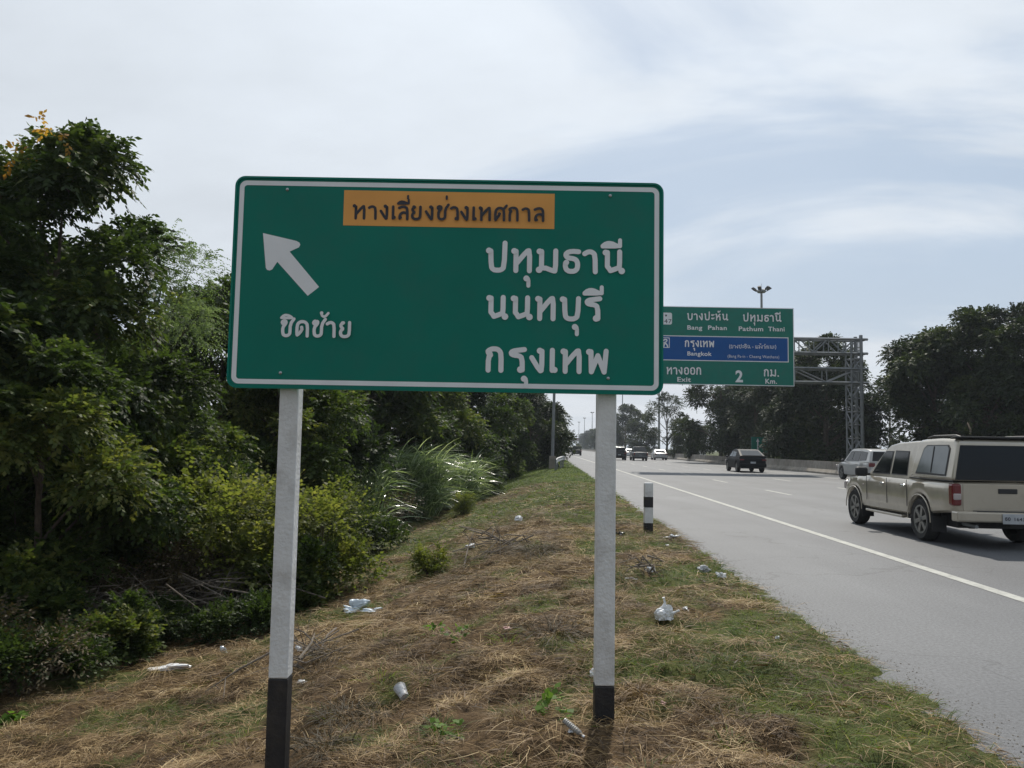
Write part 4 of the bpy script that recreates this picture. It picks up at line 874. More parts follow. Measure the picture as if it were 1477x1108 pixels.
def trunk_mesh(name, r, h, B, r0, lean=(0, 0), limbs=10):
    m = MB(); top = h * .72; k = 7
    pts = [(lean[0] * f + r.normal(0, .05) * h * .06 * (f > 0), lean[1] * f + r.normal(0, .05) * h * .06 * (f > 0), -.3 + (top + .3) * f) for f in np.linspace(0, 1, k)]
    m.tube(pts, [r0 * (1.25 if i == 0 else 1 - .75 * i / (k - 1)) for i in range(k)], 8)
    for b, br in sorted(B, key=lambda q: -q[1])[:limbs]:
        f = max(.25, min(.95, (b[2] - .6 * br) / top * .75)); i = min(k - 2, int(f * (k - 1))); s = Vector(pts[i]).lerp(Vector(pts[i + 1]), f * (k - 1) - i); e = Vector(b)
        mid = s.lerp(e, .5) + Vector((r.normal(0, .1), r.normal(0, .1), .12 * (e - s).length)); rr = r0 * .42 * (1 - .5 * f)
        m.tube([s, s.lerp(mid, .5) + Vector((0, 0, .03)), mid, e], [rr, rr * .8, rr * .6, rr * .25], 6)
        for _ in range(2):
            e2 = e + Vector(r.normal(0, 1, 3)) * br * .6; m.tube([mid.lerp(e, .5), e2], [rr * .4, rr * .12], 5)
    me_o = m.build(name, M['bark'], None, smooth=True, fix=False); me = me_o.data; bpy.data.objects.remove(me_o); return me
def tree_proto(seed, h, R, z0, nb, sprays, leafm, K=9, length=.45, leaf=.12, lw=.045, droop=.3, r0=.13, rb=(.28, .5), lean=(0, 0), extra=None, up=0.0):
    r = np.random.default_rng(seed); B = blobs_for(r, h, R, z0, nb, rb, lean)
    if extra: B += [(np.array(c), q) for c, q in extra]
    P, d, k = crown_points(r, B, sprays); D = unit(d * .8 + r.normal(0, .4, d.shape) + np.array([0, 0, up]))
    bt = r.uniform(.1, .75, len(B)); tint = np.clip(bt[k] + r.normal(0, .13, len(P)), 0, 1)
    cm = spray_mesh('crown', P, D, leafm, length, K, leaf, lw, droop, r, tint); tm = trunk_mesh('trunk', r, h, B, r0, lean, min(nb, 14))
    return tm, cm
def plant_tree(pr, x, y, label, rz=0., s=1., name='broadleaf_tree', cat='tree', group=None, zs=1.0, z=None):
    t = thing(name, label, cat, (x, y, gz(x, y) if z is None else z), rz, group); t.scale = (s, s, s * zs)
    link('trunk', pr[0], t); link('crown', pr[1], t); return t
def shrub_proto(seed, h, R, n, leafm, K=9, length=.35, leaf=.07, lw=.03, nb=9, droop=.25, up=.35, stems=9):
    r = np.random.default_rng(seed); B = []
    for i in range(nb):
        a = r.uniform(0, 2 * math.pi); q = R * .75 * math.sqrt(r.uniform(0, 1)); br = R * r.uniform(.28, .46); B.append((np.array([q * math.cos(a), q * math.sin(a), max(br * .5, h * r.uniform(.12, .88) * (1 - .35 * q / R))]), br))
    P, d, k = crown_points(r, B, n); P[:, 2] = np.maximum(P[:, 2], .03); D = unit(d * .7 + r.normal(0, .4, d.shape) + np.array([0, 0, up])); bt = r.uniform(.1, .8, nb)
    fm = spray_mesh('foliage', P, D, leafm, length, K, leaf, lw, droop, r, np.clip(bt[k] + r.normal(0, .13, n), 0, 1))
    m = MB()
    for i in range(stems):
        b = B[i % nb][0]; e = Vector(b) + Vector(r.normal(0, .12, 3)) * R; m.tube([(r.normal(0, .12) * R, r.normal(0, .12) * R, -.15), Vector((e.x * .4, e.y * .4, e.z * .55)), e], [.018, .013, .005], 5)
    o = m.build('stem', M['bark'], None, smooth=True, fix=False); sm = o.data; bpy.data.objects.remove(o); return sm, fm
def plant_shrub(pr, x, y, label, rz=0., s=1., name='shrub', cat='shrub', group=None, zs=1.):
    t = thing(name, label, cat, (x, y, gz(x, y) - .03), rz, group); t.scale = (s, s, s * zs); link('stem', pr[0], t); link('foliage', pr[1], t); return t
def ribbons(name, P, H, L, Wd, rise, droop, mat_, r, S=3, tint=None):
    """blades: from P along horizontal heading H, rising then drooping"""
    n = len(P); t = np.linspace(0, 1, S + 1)
    hd = np.stack([np.cos(H), np.sin(H), np.zeros(n)], -1); sdv = np.stack([-np.sin(H), np.cos(H), np.zeros(n)], -1)
    curl = r.normal(0, .18, (n, 1, 1)); L = np.asarray(L).reshape(n, 1, 1); rise = np.asarray(rise).reshape(n, 1, 1); droop = np.asarray(droop).reshape(n, 1, 1); tt = t[None, :, None]
    hor = np.sqrt(np.maximum(.02, 1 - np.minimum(rise, .99) ** 2))
    pos = P[:, None] + hd[:, None] * L * hor * tt + sdv[:, None] * curl * L * tt ** 2 + np.array([0, 0, 1.]) * L * (rise * tt - droop * tt ** 2) + hd[:, None] * L * droop * .6 * tt ** 2
    w = np.asarray(Wd).reshape(n, 1, 1) * (1 - .9 * tt ** 1.6) * .5
    wv = sdv[:, None] + np.array([0, 0, 1.]) * r.normal(0, .5, (n, 1, 1)); A = pos + wv * w; Bv = pos - wv * w
    V = np.stack([A, Bv], 2).reshape(-1, 3); s = 2 * (S + 1)
    q = (np.arange(n)[:, None, None] * s + (np.arange(S) * 2)[None, :, None] + np.array([0, 1, 3, 2])[None, None]).reshape(-1, 4)
    if tint is None: tint = r.uniform(0, 1, n)
    return np_mesh(name, V, q, mat_, np.repeat(tint, s))
def left_trees():
    # big pinnate tree at the far left
    pr = tree_proto(11, 7.9, 2.0, 1.4, 22, 5200, LEAF['dark'], 11, .38, .12, .034, .35, .16, (.24, .40), extra=[((.95, 0, 4.7), .62), ((1.05, -.2, 5.6), .60), ((.2, 0, 7.3), .75), ((-1.4, 0, 6.5), .9), ((-.6, .3, 7.1), .7), ((.85, .2, 3.4), .7), ((1.0, -.3, 2.4), .7)])
    x, y = -7.70, 13.2; big = plant_tree(pr, x, y, 'tallest dark tree at the left edge with a few orange leaves near its top', .0)
    r = np.random.default_rng(5); C = np.array([(.40, -.95, 7.55), (-.05, -1.05, 7.2), (.0, -.6, 7.9)]); P = np.repeat(C, 4, 0) + r.normal(0, .10, (12, 3))
    link('orange_leaves', spray_mesh('orange_leaves', P, unit(r.normal(0, 1, (12, 3))), LEAF['orange'], .22, 8, .10, .03, .3, r), big)
    pb = tree_proto(12, 6.4, 2.3, .7, 22, 4600, LEAF['mid'], 9, .42, .13, .045, .35, .13, (.25, .42))
    pc = tree_proto(13, 6.8, 2.6, 1.2, 24, 4600, LEAF['dark'], 9, .45, .15, .055, .3, .15, (.25, .42))
    pf = tree_proto(14, 6.6, 1.35, 2.2, 13, 1500, LEAF['feather'], 18, .55, .06, .012, .55, .08, (.3, .5), up=.25)
    plant_tree(pf, -8.05, 17.6, 'slender pale feathery tree between the tall dark tree and the big sign', .3, 1.12, 'feathery_tree')
    L = [(pc, -10.2, 15.5, .98, 1.2, 'dark leafy tree in deep shade behind the tall left tree'), (pb, -6.75, 15.0, .66, .4, 'low bushy tree under the right side of the tall dark tree'),
         (pb, -7.9, 21.5, 1.10, 2.2, 'mid green tree just left of the big sign board'), (pc, -6.2, 23.5, 1.0, 3.9, 'dense tree half hidden behind the left edge of the big sign'),
         (pb, -5.6, 19.6, .78, 5.0, 'bright green tree behind the bush right of the left sign post'), (pc, -5.6, 31.0, 1.05, 1.9, 'dark tree showing under the middle of the big sign'),
         (pb, -3.6, 36.5, 1.0, .7, 'leafy green tree behind the tall silvery grass'), (pc, -2.4, 43.0, 1.05, 4.4, 'tree with lighter top under the sign left of the right post'),
         (pb, -.6, 49.0, .92, 2.9, 'bushy tree left of the slim lamp post'), (pc, -9.2, 10.5, .85, 2.6, 'shaded tree cut off by the left edge of the picture'),
         (pb, -6.5, 11.0, .62, 1.0, 'low leafy tree in front of the tall dark tree at the left edge'), (pc, -12.5, 19.0, 1.05, .1, 'tree deep in the thicket behind the feathery tree'), (pc, -10.5, 26.0, 1.1, 5.3, 'tree at the back of the thicket behind the big sign'), (pb, -13.5, 13.0, 1.05, 4.1, 'tree at the back of the thicket by the left edge'), (pc, -7.6, 33, 1.1, 2.4, 'tree at the back of the thicket under the sign middle')]
    for pr_, x, y, s, rz, lb in L: plant_tree(pr_, x, y, lb, rz, s)
    fp = [tree_proto(31, 6.6, 2.9, .5, 22, 4200, LEAF['far'], 8, .5, .17, .07, .3, .15, (.28, .45)), tree_proto(32, 7.4, 2.8, 1.0, 22, 4200, LEAF['far'], 8, .5, .17, .07, .3, .16, (.28, .45))]
    F = [(1.4, 58, .88, 'tree beside the slim lamp post in the far left row'), (2.3, 70, .85, 'first tree past the lamp post in the far left row'), (3.4, 83, .9, 'second tree past the lamp post in the far left row'), (4.2, 100, .95, 'third tree past the lamp post in the far left row'),
         (5.9, 122, 1.0, 'fourth tree past the lamp post in the far left row'), (7.4, 150, 1.05, 'fifth tree past the lamp post in the far left row'), (9.6, 190, 1.1, 'sixth tree past the lamp post in the far left row'), (13, 250, 1.2, 'seventh tree past the lamp post in the far left row'), (17.5, 330, 1.3, 'last and farthest tree of the far left row')]
    for i, (x, y, s, lb) in enumerate(F): plant_tree(fp[i % 2], x, y, lb, i * 1.7, s, group='trees in the far left row')
    return fp
FARP = left_trees()
def right_trees():
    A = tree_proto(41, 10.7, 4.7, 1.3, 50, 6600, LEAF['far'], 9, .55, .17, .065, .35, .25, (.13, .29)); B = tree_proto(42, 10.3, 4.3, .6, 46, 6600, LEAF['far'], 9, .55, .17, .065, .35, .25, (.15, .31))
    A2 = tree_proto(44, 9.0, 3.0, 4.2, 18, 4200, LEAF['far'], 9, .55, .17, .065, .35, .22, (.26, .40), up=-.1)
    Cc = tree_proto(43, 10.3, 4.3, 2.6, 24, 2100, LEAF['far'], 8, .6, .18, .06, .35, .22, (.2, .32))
    def at(u, y): return on_y(u, 640, y)[0]
    T = [(A, 1425, 50, 1.02, .4, 'huge dark tree behind the beige pickup'), (A2, 1350, 52, 1.08, 2.0, 'dark tree left of the huge tree with its crown over the gap'), (B, 1490, 48, 1.05, 3.0, 'dark tree cut off by the right edge of the picture'),
         (B, 1192, 66, 1.08, 1.1, 'dark tree just left of the gantry column'), (B, 1185, 70, 1.1, 5.1, 'dark tree under the gantry truss between sign and column'), (A, 1135, 76, .98, 2.6, 'dark tree under the right end of the gantry sign'),
         (B, 1090, 84, 1.0, 4.0, 'dark tree behind the hatchback under the gantry sign'), (A, 1040, 92, 1.08, .9, 'dark tree under the left part of the gantry sign'),
         (Cc, 962, 128, 1.0, .6, 'thin open tree with sky showing through its branches'), (B, 925, 190, .95, 2.2, 'rounded tree left of the thin open tree'), (A, 902, 210, 1.2, 3.3, 'tall rounded tree just right of the right sign post'),
         (FARP[0], 980, 118, .55, 1.0, 'low bushy tree beneath the thin open tree'), (FARP[1], 1005, 105, .62, 2.0, 'low bushy tree left of the dark tree mass by the gantry sign'),
         (FARP[0], 885, 250, 1.3, 2.0, 'tree hidden partly by the right sign post in the far row'), (FARP[1], 872, 300, 1.45, 4.0, 'second tree behind the right sign post in the far row'), (FARP[0], 862, 360, 1.5, 5.0, 'tree at left edge of the right sign post in the far row'), (FARP[1], 852, 430, 1.55, 3.0, 'small far tree beneath the tiny mast lights'), (FARP[0], 842, 520, 1.6, 1.0, 'smallest tree at the end of the right far row'),
         (B, 1300, 80, .34, 2.0, 'lower tree in the gap behind the silver SUV'), (A, 1392, 90, 1.0, .2, 'background tree seen through the gap above the pickup cab'), (B, 1165, 110, 1.2, .7, 'background tree behind the trees of the gantry truss'), (A, 1065, 125, 1.2, .7, 'background tree behind the left part of the gantry sign'), (B, 1408, 53, 1.03, 1.3, 'dark tree leaning into the left side of the huge dark tree'), (B, 1440, 62, .95, 4.2, 'background tree behind the huge dark tree')]
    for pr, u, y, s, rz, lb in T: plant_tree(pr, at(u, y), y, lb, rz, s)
right_trees()
def undergrowth():
    s1 = shrub_proto(51, 1.6, .8, 1150, LEAF['yellow'], 10, .40, .055, .020, 13, stems=22); s2 = shrub_proto(52, 1.2, .9, 1300, LEAF['mid'], 9, .34, .085, .036, 12); s3 = shrub_proto(53, 1.0, 1.1, 1500, LEAF['dark'], 9, .35, .07, .03, 12); s4 = shrub_proto(54, 1.1, .7, 330, LEAF['brown'], 8, .35, .06, .014, 8, stems=26); s5 = shrub_proto(55, .5, .3, 420, LEAF['yellow'], 9, .2, .04, .015, 8, stems=6)
    def at(u, v): return on_ground(u, v)[:2]
    L = [(s1, (458, 866), 1.38, .2, 'dense yellow-green bush just right of the left sign post'), (s2, (430, 880), .9, 1.4, 'darker green bush at the foot of the bush by the left sign post'), (s1, (335, 872), 1.6, 2.2, 'tall yellow-green bush just left of the left sign post'),
         (s3, (340, 918), .55, .5, 'low dark green shrub above the white cloth'), (s3, (205, 925), .55, 1.9, 'low dark shrub left of the white cloth'), (s2, (150, 950), .62, 3.0, 'small green shrub in shade near the lower left'), (s3, (45, 985), .6, 4.0, 'dark leafy shrub at the lower left edge'), (s3, (20, 930), .9, 5.2, 'bigger dark shrub at the left edge under the tall tree'),
         (s3, (110, 900), .7, .9, 'dark shrub beneath the tall left tree'), (s1, (255, 845), 1.3, 2.7, 'green shrub behind the dead branches'), (s4, (545, 765), 1.5, 1.0, 'dry brown shrub left of the tall silvery grass'), (s4, (300, 890), 1.1, 2.0, 'dry brown twiggy shrub in front of the tall bush'), (s4, (225, 895), 1.1, 4.0, 'dry brown shrub among the dead branches'), (s4, (165, 915), .9, 1.0, 'dry brown shrub left of the dead branches'), (s4, (20, 1000), .9, 1.0, 'low dry brown shrub at the lower left edge'),
         (s5, (622, 830), 1.0, 0, 'small lone yellow-green bush on the dry grass'), (s2, (705, 718), 1.3, .8, 'green bush right of the tall silvery grass'), (s2, (718, 696), 1.5, 2.8, 'bush on the verge where the tree row begins to recede'), (s1, (668, 742), .55, 4.0, 'yellow-green bush in front of the tall silvery grass'),
         (s2, (745, 682), 1.7, 3.8, 'low bush left of the lamp post pedestal'), (s3, (505, 800), 1.2, 3.8, 'dark low bush left of the dry brown shrub'), (s3, (770, 668), 2.0, 1.2, 'dark bush under the far left trees'), (s1, (190, 815), 1.7, 1.2, 'sunlit bush deep in the left thicket'), (s1, (270, 790), 1.6, 4.2, 'yellow bush deep in the thicket left of the left sign post'), (s3, (20, 860), 1.9, 2.2, 'large dark bush in the shade at the left edge')]
    for pr, uv, s, rz, lb in L:
        x, y = at(*uv); plant_shrub(pr, x, y, lb, rz, s)
    # tall silvery grass
    r = np.random.default_rng(61)
    def clump(x, y, n, h, rad, label):
        t = thing('tall_grass', label, 'grass clump', (x, y, gz(x, y)))
        a = r.uniform(0, 6.283, n); q = rad * np.sqrt(r.uniform(0, 1, n)); P = np.stack([q * np.cos(a), q * np.sin(a), np.zeros(n)], -1); P[:, 2] = h * r.uniform(0, .62, n)
        H = np.where(r.uniform(0, 1, n) < .6, r.normal(.2, .9, n), r.uniform(0, 6.283, n)); Lb = h * r.uniform(.4, .75, n)
        link('blades', ribbons('blades', P, H, Lb, r.uniform(.025, .05, n), r.uniform(.84, .985, n), r.uniform(.3, .8, n), LEAF['reed'], r, 6), t)
        m = MB()
        for i in range(40):
            k = r.integers(n); m.tube([(P[k, 0], P[k, 1], -.1), (P[k, 0] * 1.1, P[k, 1] * 1.1, P[k, 2] + .2)], [.012, .008], 4)
        m.build('stalks', LEAF['reed'], t, fix=False)
    x, y = at(582, 752); clump(x, y + .6, 2400, 3.0, 1.2, 'tall silvery grass clump with arching blades left of centre')
    x, y = at(648, 735); clump(x, y + .5, 1500, 2.5, 1.1, 'smaller silvery grass clump right of the tall one'); x, y = at(520, 780); clump(x, y + .9, 260, 2.6, .55, 'sparse tall reed blades rising above the dry brown shrub')
    # broad leaved weeds
    def weed(u, v, n, ln, label, name='weed'):
        x, y, z = on_ground(u, v); P = np.stack([r.normal(0, .05, n), r.normal(0, .05, n), r.uniform(.01, .10, n)], -1)
        t = thing(name, label, 'weed', (x, y, z)); D = unit(np.stack([r.normal(0, 1, n), r.normal(0, 1, n), r.uniform(.1, .8, n)], -1))
        link('leaves', spray_mesh('leaves', P, D, LEAF['weed'], .07, 4, ln * .9, ln * .42, .1, r), t)
    weed(786, 1036, 9, .06, 'bright green broad leaved weed left of the right post foot'); weed(15, 1045, 22, .075, 'yellow-green weed at the bottom left corner'); weed(660, 905 + 20, 10, .05, 'small green weed below the centre of the dry grass')
    weed(622, 918, 10, .05, 'small dark green sprig among the straw left of centre'); weed(650, 1066, 10, .05, 'tiny bright sprig near the bottom middle')
    # heap of dead branches and tufts of old straw
    def branches(u, v, n, ln, label, rad=.7):
        x, y, z = on_ground(u, v); t = thing('dead_branches', label, 'branch pile', (x, y, z)); m = MB()
        for i in range(n):
            a = r.uniform(0, 6.283); c = Vector((r.normal(0, rad * .5), r.normal(0, rad * .4), r.uniform(.03, .30 + .35 * (rad > .8)))); d = Vector((math.cos(a), math.sin(a), r.normal(0, .28))); l = ln * r.uniform(.4, 1); p = [c - d * l / 2, c + Vector(r.normal(0, .05, 3)), c + d * l / 2 + Vector((0, 0, r.normal(0, .08)))]
            w = r.uniform(.005, .014); m.tube(p, [w, w * .8, w * .3], 5)
            for _ in range(2):
                s = p[1].lerp(p[2], r.uniform(.1, .9)); m.tube([s, s + Vector(r.normal(0, 1, 3)) * .18], [w * .5, w * .15], 4)
        m.build('twigs', M['dead_wood'], t, fix=False)
    branches(255, 895, 170, 1.7, 'tangle of grey dead branches under the left thicket', 1.3); branches(150, 915, 70, 1.2, 'dead twigs in shade near the left edge', .9); branches(440, 960, 16, 1.0, 'thin dead sticks lying right of the left sign post', .5); branches(720, 795, 26, 1.0, 'heap of dry sticks behind the small lone bush', .7); branches(935, 832, 9, .32, 'few dead sticks on the grass below the guide post', .22)
    def tuft(u, v, n, ln, rad, label, leafm='straw'):
        x, y, z = on_ground(u, v); t = thing('straw_tuft', label, 'straw tuft', (x, y, z)); a = r.uniform(0, 6.283, n); q = rad * np.sqrt(r.uniform(0, 1, n)) * .5; P = np.stack([q * np.cos(a), q * np.sin(a), r.uniform(0, .12, n) * ln * 2], -1)
        link('blades', ribbons('blades', P, a + r.normal(0, .5, n), ln * r.uniform(.5, 1.1, n), r.uniform(.003, .006, n), r.uniform(.4, .95, n), r.uniform(.5, 1.2, n), LEAF[leafm], r, 4, r.uniform(.0, .65, n)), t)
    tuft(775, 800, 420, .42, .5, 'heap of dark dry straw under the right of the big sign', 'brown'); tuft(500, 1040, 330, .28, .4, 'dark clump of straw near the bottom left of centre', 'brown'); tuft(875, 1030, 300, .26, .3, 'straw tuft around the foot of the right sign post'); tuft(480, 950, 260, .3, .4, 'brown clump right of the left sign post', 'brown'); tuft(800, 920, 200, .3, .5, 'arched brown straw mat left of the right post', 'brown'); tuft(930, 1010, 220, .22, .3, 'dry tuft right of the right post foot'); tuft(470, 1085, 220, .25, .35, 'low dark tuft at the bottom right of the left post', 'brown')
undergrowth()
def verge_grass():
    r = np.random.default_rng(71)
    def scatter(n, y0, y1, q0, q1, pw=1.0):
        y = y0 + (y1 - y0) * r.uniform(0, 1, n) ** pw; q = r.uniform(q0, q1, n); x = edge_x(y) - q; return x, y, q
    VS, QS, TS = [], [], []
    sets = [(200000, 2.2, 8.5, -.04, 8.2, 1.0, (.05, .22), (.0018, .0038)), (30000, 2.2, 9.0, .1, 8.2, 1.0, (.05, .14), (.005, .012)), (8000, 2.2, 12, .0, 8.0, 1.0, (.12, .34), (.0022, .004)), (95000, 8.5, 17, -.04, 7.6, .9, (.10, .34), (.003, .007)), (36000, 17, 34, -.05, 6.5, .9, (.18, .4), (.007, .013))]
    names = []
    for i, (n, y0, y1, q0, q1, pw, lr, wr) in enumerate(sets):
        x, y, q = scatter(n, y0, y1, q0, q1, pw); keep = (r.uniform(0, 1, n) > greenness(x, y) * .65) & ~((q < .1) & (r.uniform(0, 1, n) < .6)) & (r.uniform(0, 1, n) < -.40 + 1.75 * (.5 * vnoise(x * 1.6, y * 1.6, 33) + .5 * vnoise(x * 4.5, y * 4.5, 34))); x, y, q = x[keep], y[keep], q[keep]; n = len(x)
        H = vnoise(x * 1.3, y * 1.3, 31) * 14 + r.normal(0, 1.15, n); L = r.uniform(*lr, n) * np.where(q < .35, .6, 1)
        P = np.stack([x, y, ground_z(x, y) + r.uniform(0, .035, n)], -1)
        rise = r.uniform(.0, .34, n); up = r.uniform(0, 1, n) < .17; rise[up] = r.uniform(.3, .8, up.sum())
        tint = np.clip(vnoise(x * 2.6, y * 2.6, 35) * .75 + r.normal(-.02, .24, n), 0, 1) * (.55 if i == 1 else 1)
        if i == 2: tint = np.clip(tint * .4 + .6, 0, 1); rise = r.uniform(.0, .75, n)
        me = ribbons('dry_straw', P, H, L, r.uniform(*wr, n), rise, rise * r.uniform(.6, 1.3, n) + .03, LEAF['straw'], r, 3, tint); names.append(me)
    for cnt, per, lr, tr, rr in ((90, 130, (.08, .26), (.0, .45), .13), (60, 90, (.10, .30), (.4, .95), .10)):
        y = 2.6 + 12 * r.uniform(0, 1, cnt) ** 1.5; q = r.uniform(.8, 7.5, cnt); x = edge_x(y) - q; R = r.uniform(.5, 1.4, cnt)
        n = cnt * per; k = np.repeat(np.arange(cnt), per); a = r.uniform(0, 6.283, n); d = rr * R[k] * np.sqrt(r.uniform(0, 1, n)); px = x[k] + d * np.cos(a); py = y[k] + d * np.sin(a)
        P = np.stack([px, py, ground_z(px, py) + r.uniform(0, .06, n) * R[k]], -1)
        names.append(ribbons('dry_straw', P, a + r.normal(0, .6, n), r.uniform(*lr, n) * R[k], r.uniform(.002, .0038, n), r.uniform(.2, .9, n), r.uniform(.4, 1.3, n), LEAF['straw'], r, 3, np.clip(r.uniform(*tr, cnt)[k] * .7 + r.normal(.05, .15, n), 0, 1)))
    bm = [m_ for m_ in names]
    join('dry_straw', bm, LEAF['straw'], 'mown dry straw lying on the verge', 'straw')
    out = []
    sets = [(110000, 2.2, 9, -.08, 7.5, 1, (.05, .14), (.0028, .005)), (80000, 9, 20, -.1, 6.5, .9, (.07, .17), (.004, .008)), (70000, 20, 60, -.12, 6, .75, (.10, .24), (.010, .022)), (16000, 60, 140, -.15, 5, .8, (.2, .35), (.03, .06))]
    for n, y0, y1, q0, q1, pw, lr, wr in sets:
        x, y, q = scatter(n, y0, y1, q0, q1, pw); g = greenness(x, y); g = np.maximum(g, .22 * (1 - sstep(.1, .5, q))); keep = r.uniform(0, 1, n) < g * (.15 + 1.2 * vnoise(x * 2.4, y * 2.4, 41)); x, y, q = x[keep], y[keep], q[keep]; n = len(x)
        P = np.stack([x, y, ground_z(x, y) - .005], -1); rise = r.uniform(.45, .95, n)
        out.append(ribbons('green_grass', P, r.uniform(0, 6.283, n), r.uniform(*lr, n) * np.where(q < .2, .7, 1), r.uniform(*wr, n), rise, r.uniform(.2, .8, n), LEAF['grass'], r, 3, np.clip(vnoise(x * 1.3, y * 1.3, 43) * .8 + r.normal(.05, .2, n), 0, 1)))
    cnt, per = 120, 45; y = 2.6 + 14 * r.uniform(0, 1, cnt) ** 1.4; q = r.uniform(.1, 6.5, cnt); x = edge_x(y) - q; n = cnt * per; k = np.repeat(np.arange(cnt), per); a = r.uniform(0, 6.283, n); d = .11 * np.sqrt(r.uniform(0, 1, n)) * r.uniform(.5, 1.6, cnt)[k]
    px, py = x[k] + d * np.cos(a), y[k] + d * np.sin(a)
    out.append(ribbons('green_grass', np.stack([px, py, ground_z(px, py)], -1), a, r.uniform(.06, .17, n), r.uniform(.003, .006, n), r.uniform(.6, .97, n), r.uniform(.2, .8, n), LEAF['grass'], r, 3, np.clip(r.uniform(.2, .9, cnt)[k] + r.normal(0, .15, n), 0, 1)))
    join('green_grass', out, LEAF['grass'], 'green grass growing in patches on the verge', 'grass')
def edge_gravel():
    r = np.random.default_rng(81); n = 1500; y = 2.6 + 16 * r.uniform(0, 1, n) ** 1.3; x = edge_x(y) - .07 + np.abs(r.normal(0, .10, n)); s = r.uniform(.0015, .0045, n)[:, None, None]
    base = np.array([[-1, -1, 0], [1, -1, 0], [1, 1, 0], [-1, 1, 0], [-.6, -.6, 1], [.6, -.6, 1], [.6, .6, 1], [-.6, .6, 1]]) * np.array([1, 1, .7]); V = np.stack([x, y, np.full(n, .001)], -1)[:, None] + base[None] * s * r.uniform(.6, 1.4, (n, 8, 1))
    f = np.array([[4, 5, 6, 7], [0, 1, 5, 4], [1, 2, 6, 5], [2, 3, 7, 6], [3, 0, 4, 7]]); Q = (np.arange(n)[:, None, None] * 8 + f[None]).reshape(-1, 4)
    tag(link('gravel', np_mesh('gravel', V, Q, M['grit'], np.repeat(r.uniform(0, 1, n), 8))), 'loose grit scattered along the asphalt edge', 'gravel', kind='stuff')
def join(name, meshes, mt, label, cat):
    V, Q, T, b = [], [], [], 0
    for me in meshes:
        n = len(me.vertices); v = np.empty(n * 3, np.float32); me.vertices.foreach_get('co', v); q = np.empty(len(me.loops), np.int32); me.loops.foreach_get('vertex_index', q); t = np.empty(n, np.float32); me.attributes['tint'].data.foreach_get('value', t)
        V.append(v.reshape(-1, 3)); Q.append(q.reshape(-1, 4) + b); T.append(t); b += n; bpy.data.meshes.remove(me)
    tag(link(name, np_mesh(name, np.concatenate(V), np.concatenate(Q), mt, np.concatenate(T))), label, cat, kind='stuff')
verge_grass(); edge_gravel()

# ------------------------------------------------------------------ litter
def crumple(seed, sx, sy, sz, n=18, rough=None):
    rough = rough or (.22 if seed in (1, 6) else .45)
    return crumple_shape(seed, sx, sy, sz, n, rough)
def crumple_shape(seed, sx, sy, sz, n, rough):
    """a closed crumpled bag: a dented, creased ball"""
    r = np.random.default_rng(seed); bm = bmesh.new(); bmesh.ops.create_icosphere(bm, subdivisions=4, radius=1.0)
    dirs = [Vector(r.normal(0, 1, 3)).normalized() for _ in range(n)]; amp = r.uniform(-rough, rough * .7, n)
    for v in bm.verts:
        d = v.co.normalized(); k = 1.0
        for a, b in zip(dirs, amp): k += b * max(0, 1 - abs(d.dot(a)) * 2.2)
        k += .09 * abs(math.sin(d.x * 11 + d.y * 7 + seed)) * math.cos(d.z * 9 + d.y * 13) - .10 * abs(math.sin(d.x * 6 - d.z * 11 + seed * 2.3)) + .05 * abs(math.sin(d.y * 23 + d.z * 17))
        v.co = Vector((d.x * sx * k, d.y * sy * k, max(-.15 * sz, d.z * sz * k)))
    return bm
def litter(name, u, v, label, cat, size, mt, seed, lift=.0, rz=0., kind='bag', group=None):
    x, y, z = on_ground(u, v); bm = crumple(seed, *size)
    me = bpy.data.meshes.new(name); bm.to_mesh(me); bm.free(); me.materials.append(M[mt]); me.polygons.foreach_set('use_smooth', [True] * len(me.polygons)); me.set_sharp_from_angle(angle=math.radians(14))
    if kind == 'whole':
        o = link(name, me); o.location = (x, y, z + size[2] * .25 + lift); o.rotation_euler = (0, 0, rz); return tag(o, label, cat, group)
    t = thing(name, label, cat, (x, y, z + size[2] * .25 + lift), rz, group); link('bag', me, t)
    return t
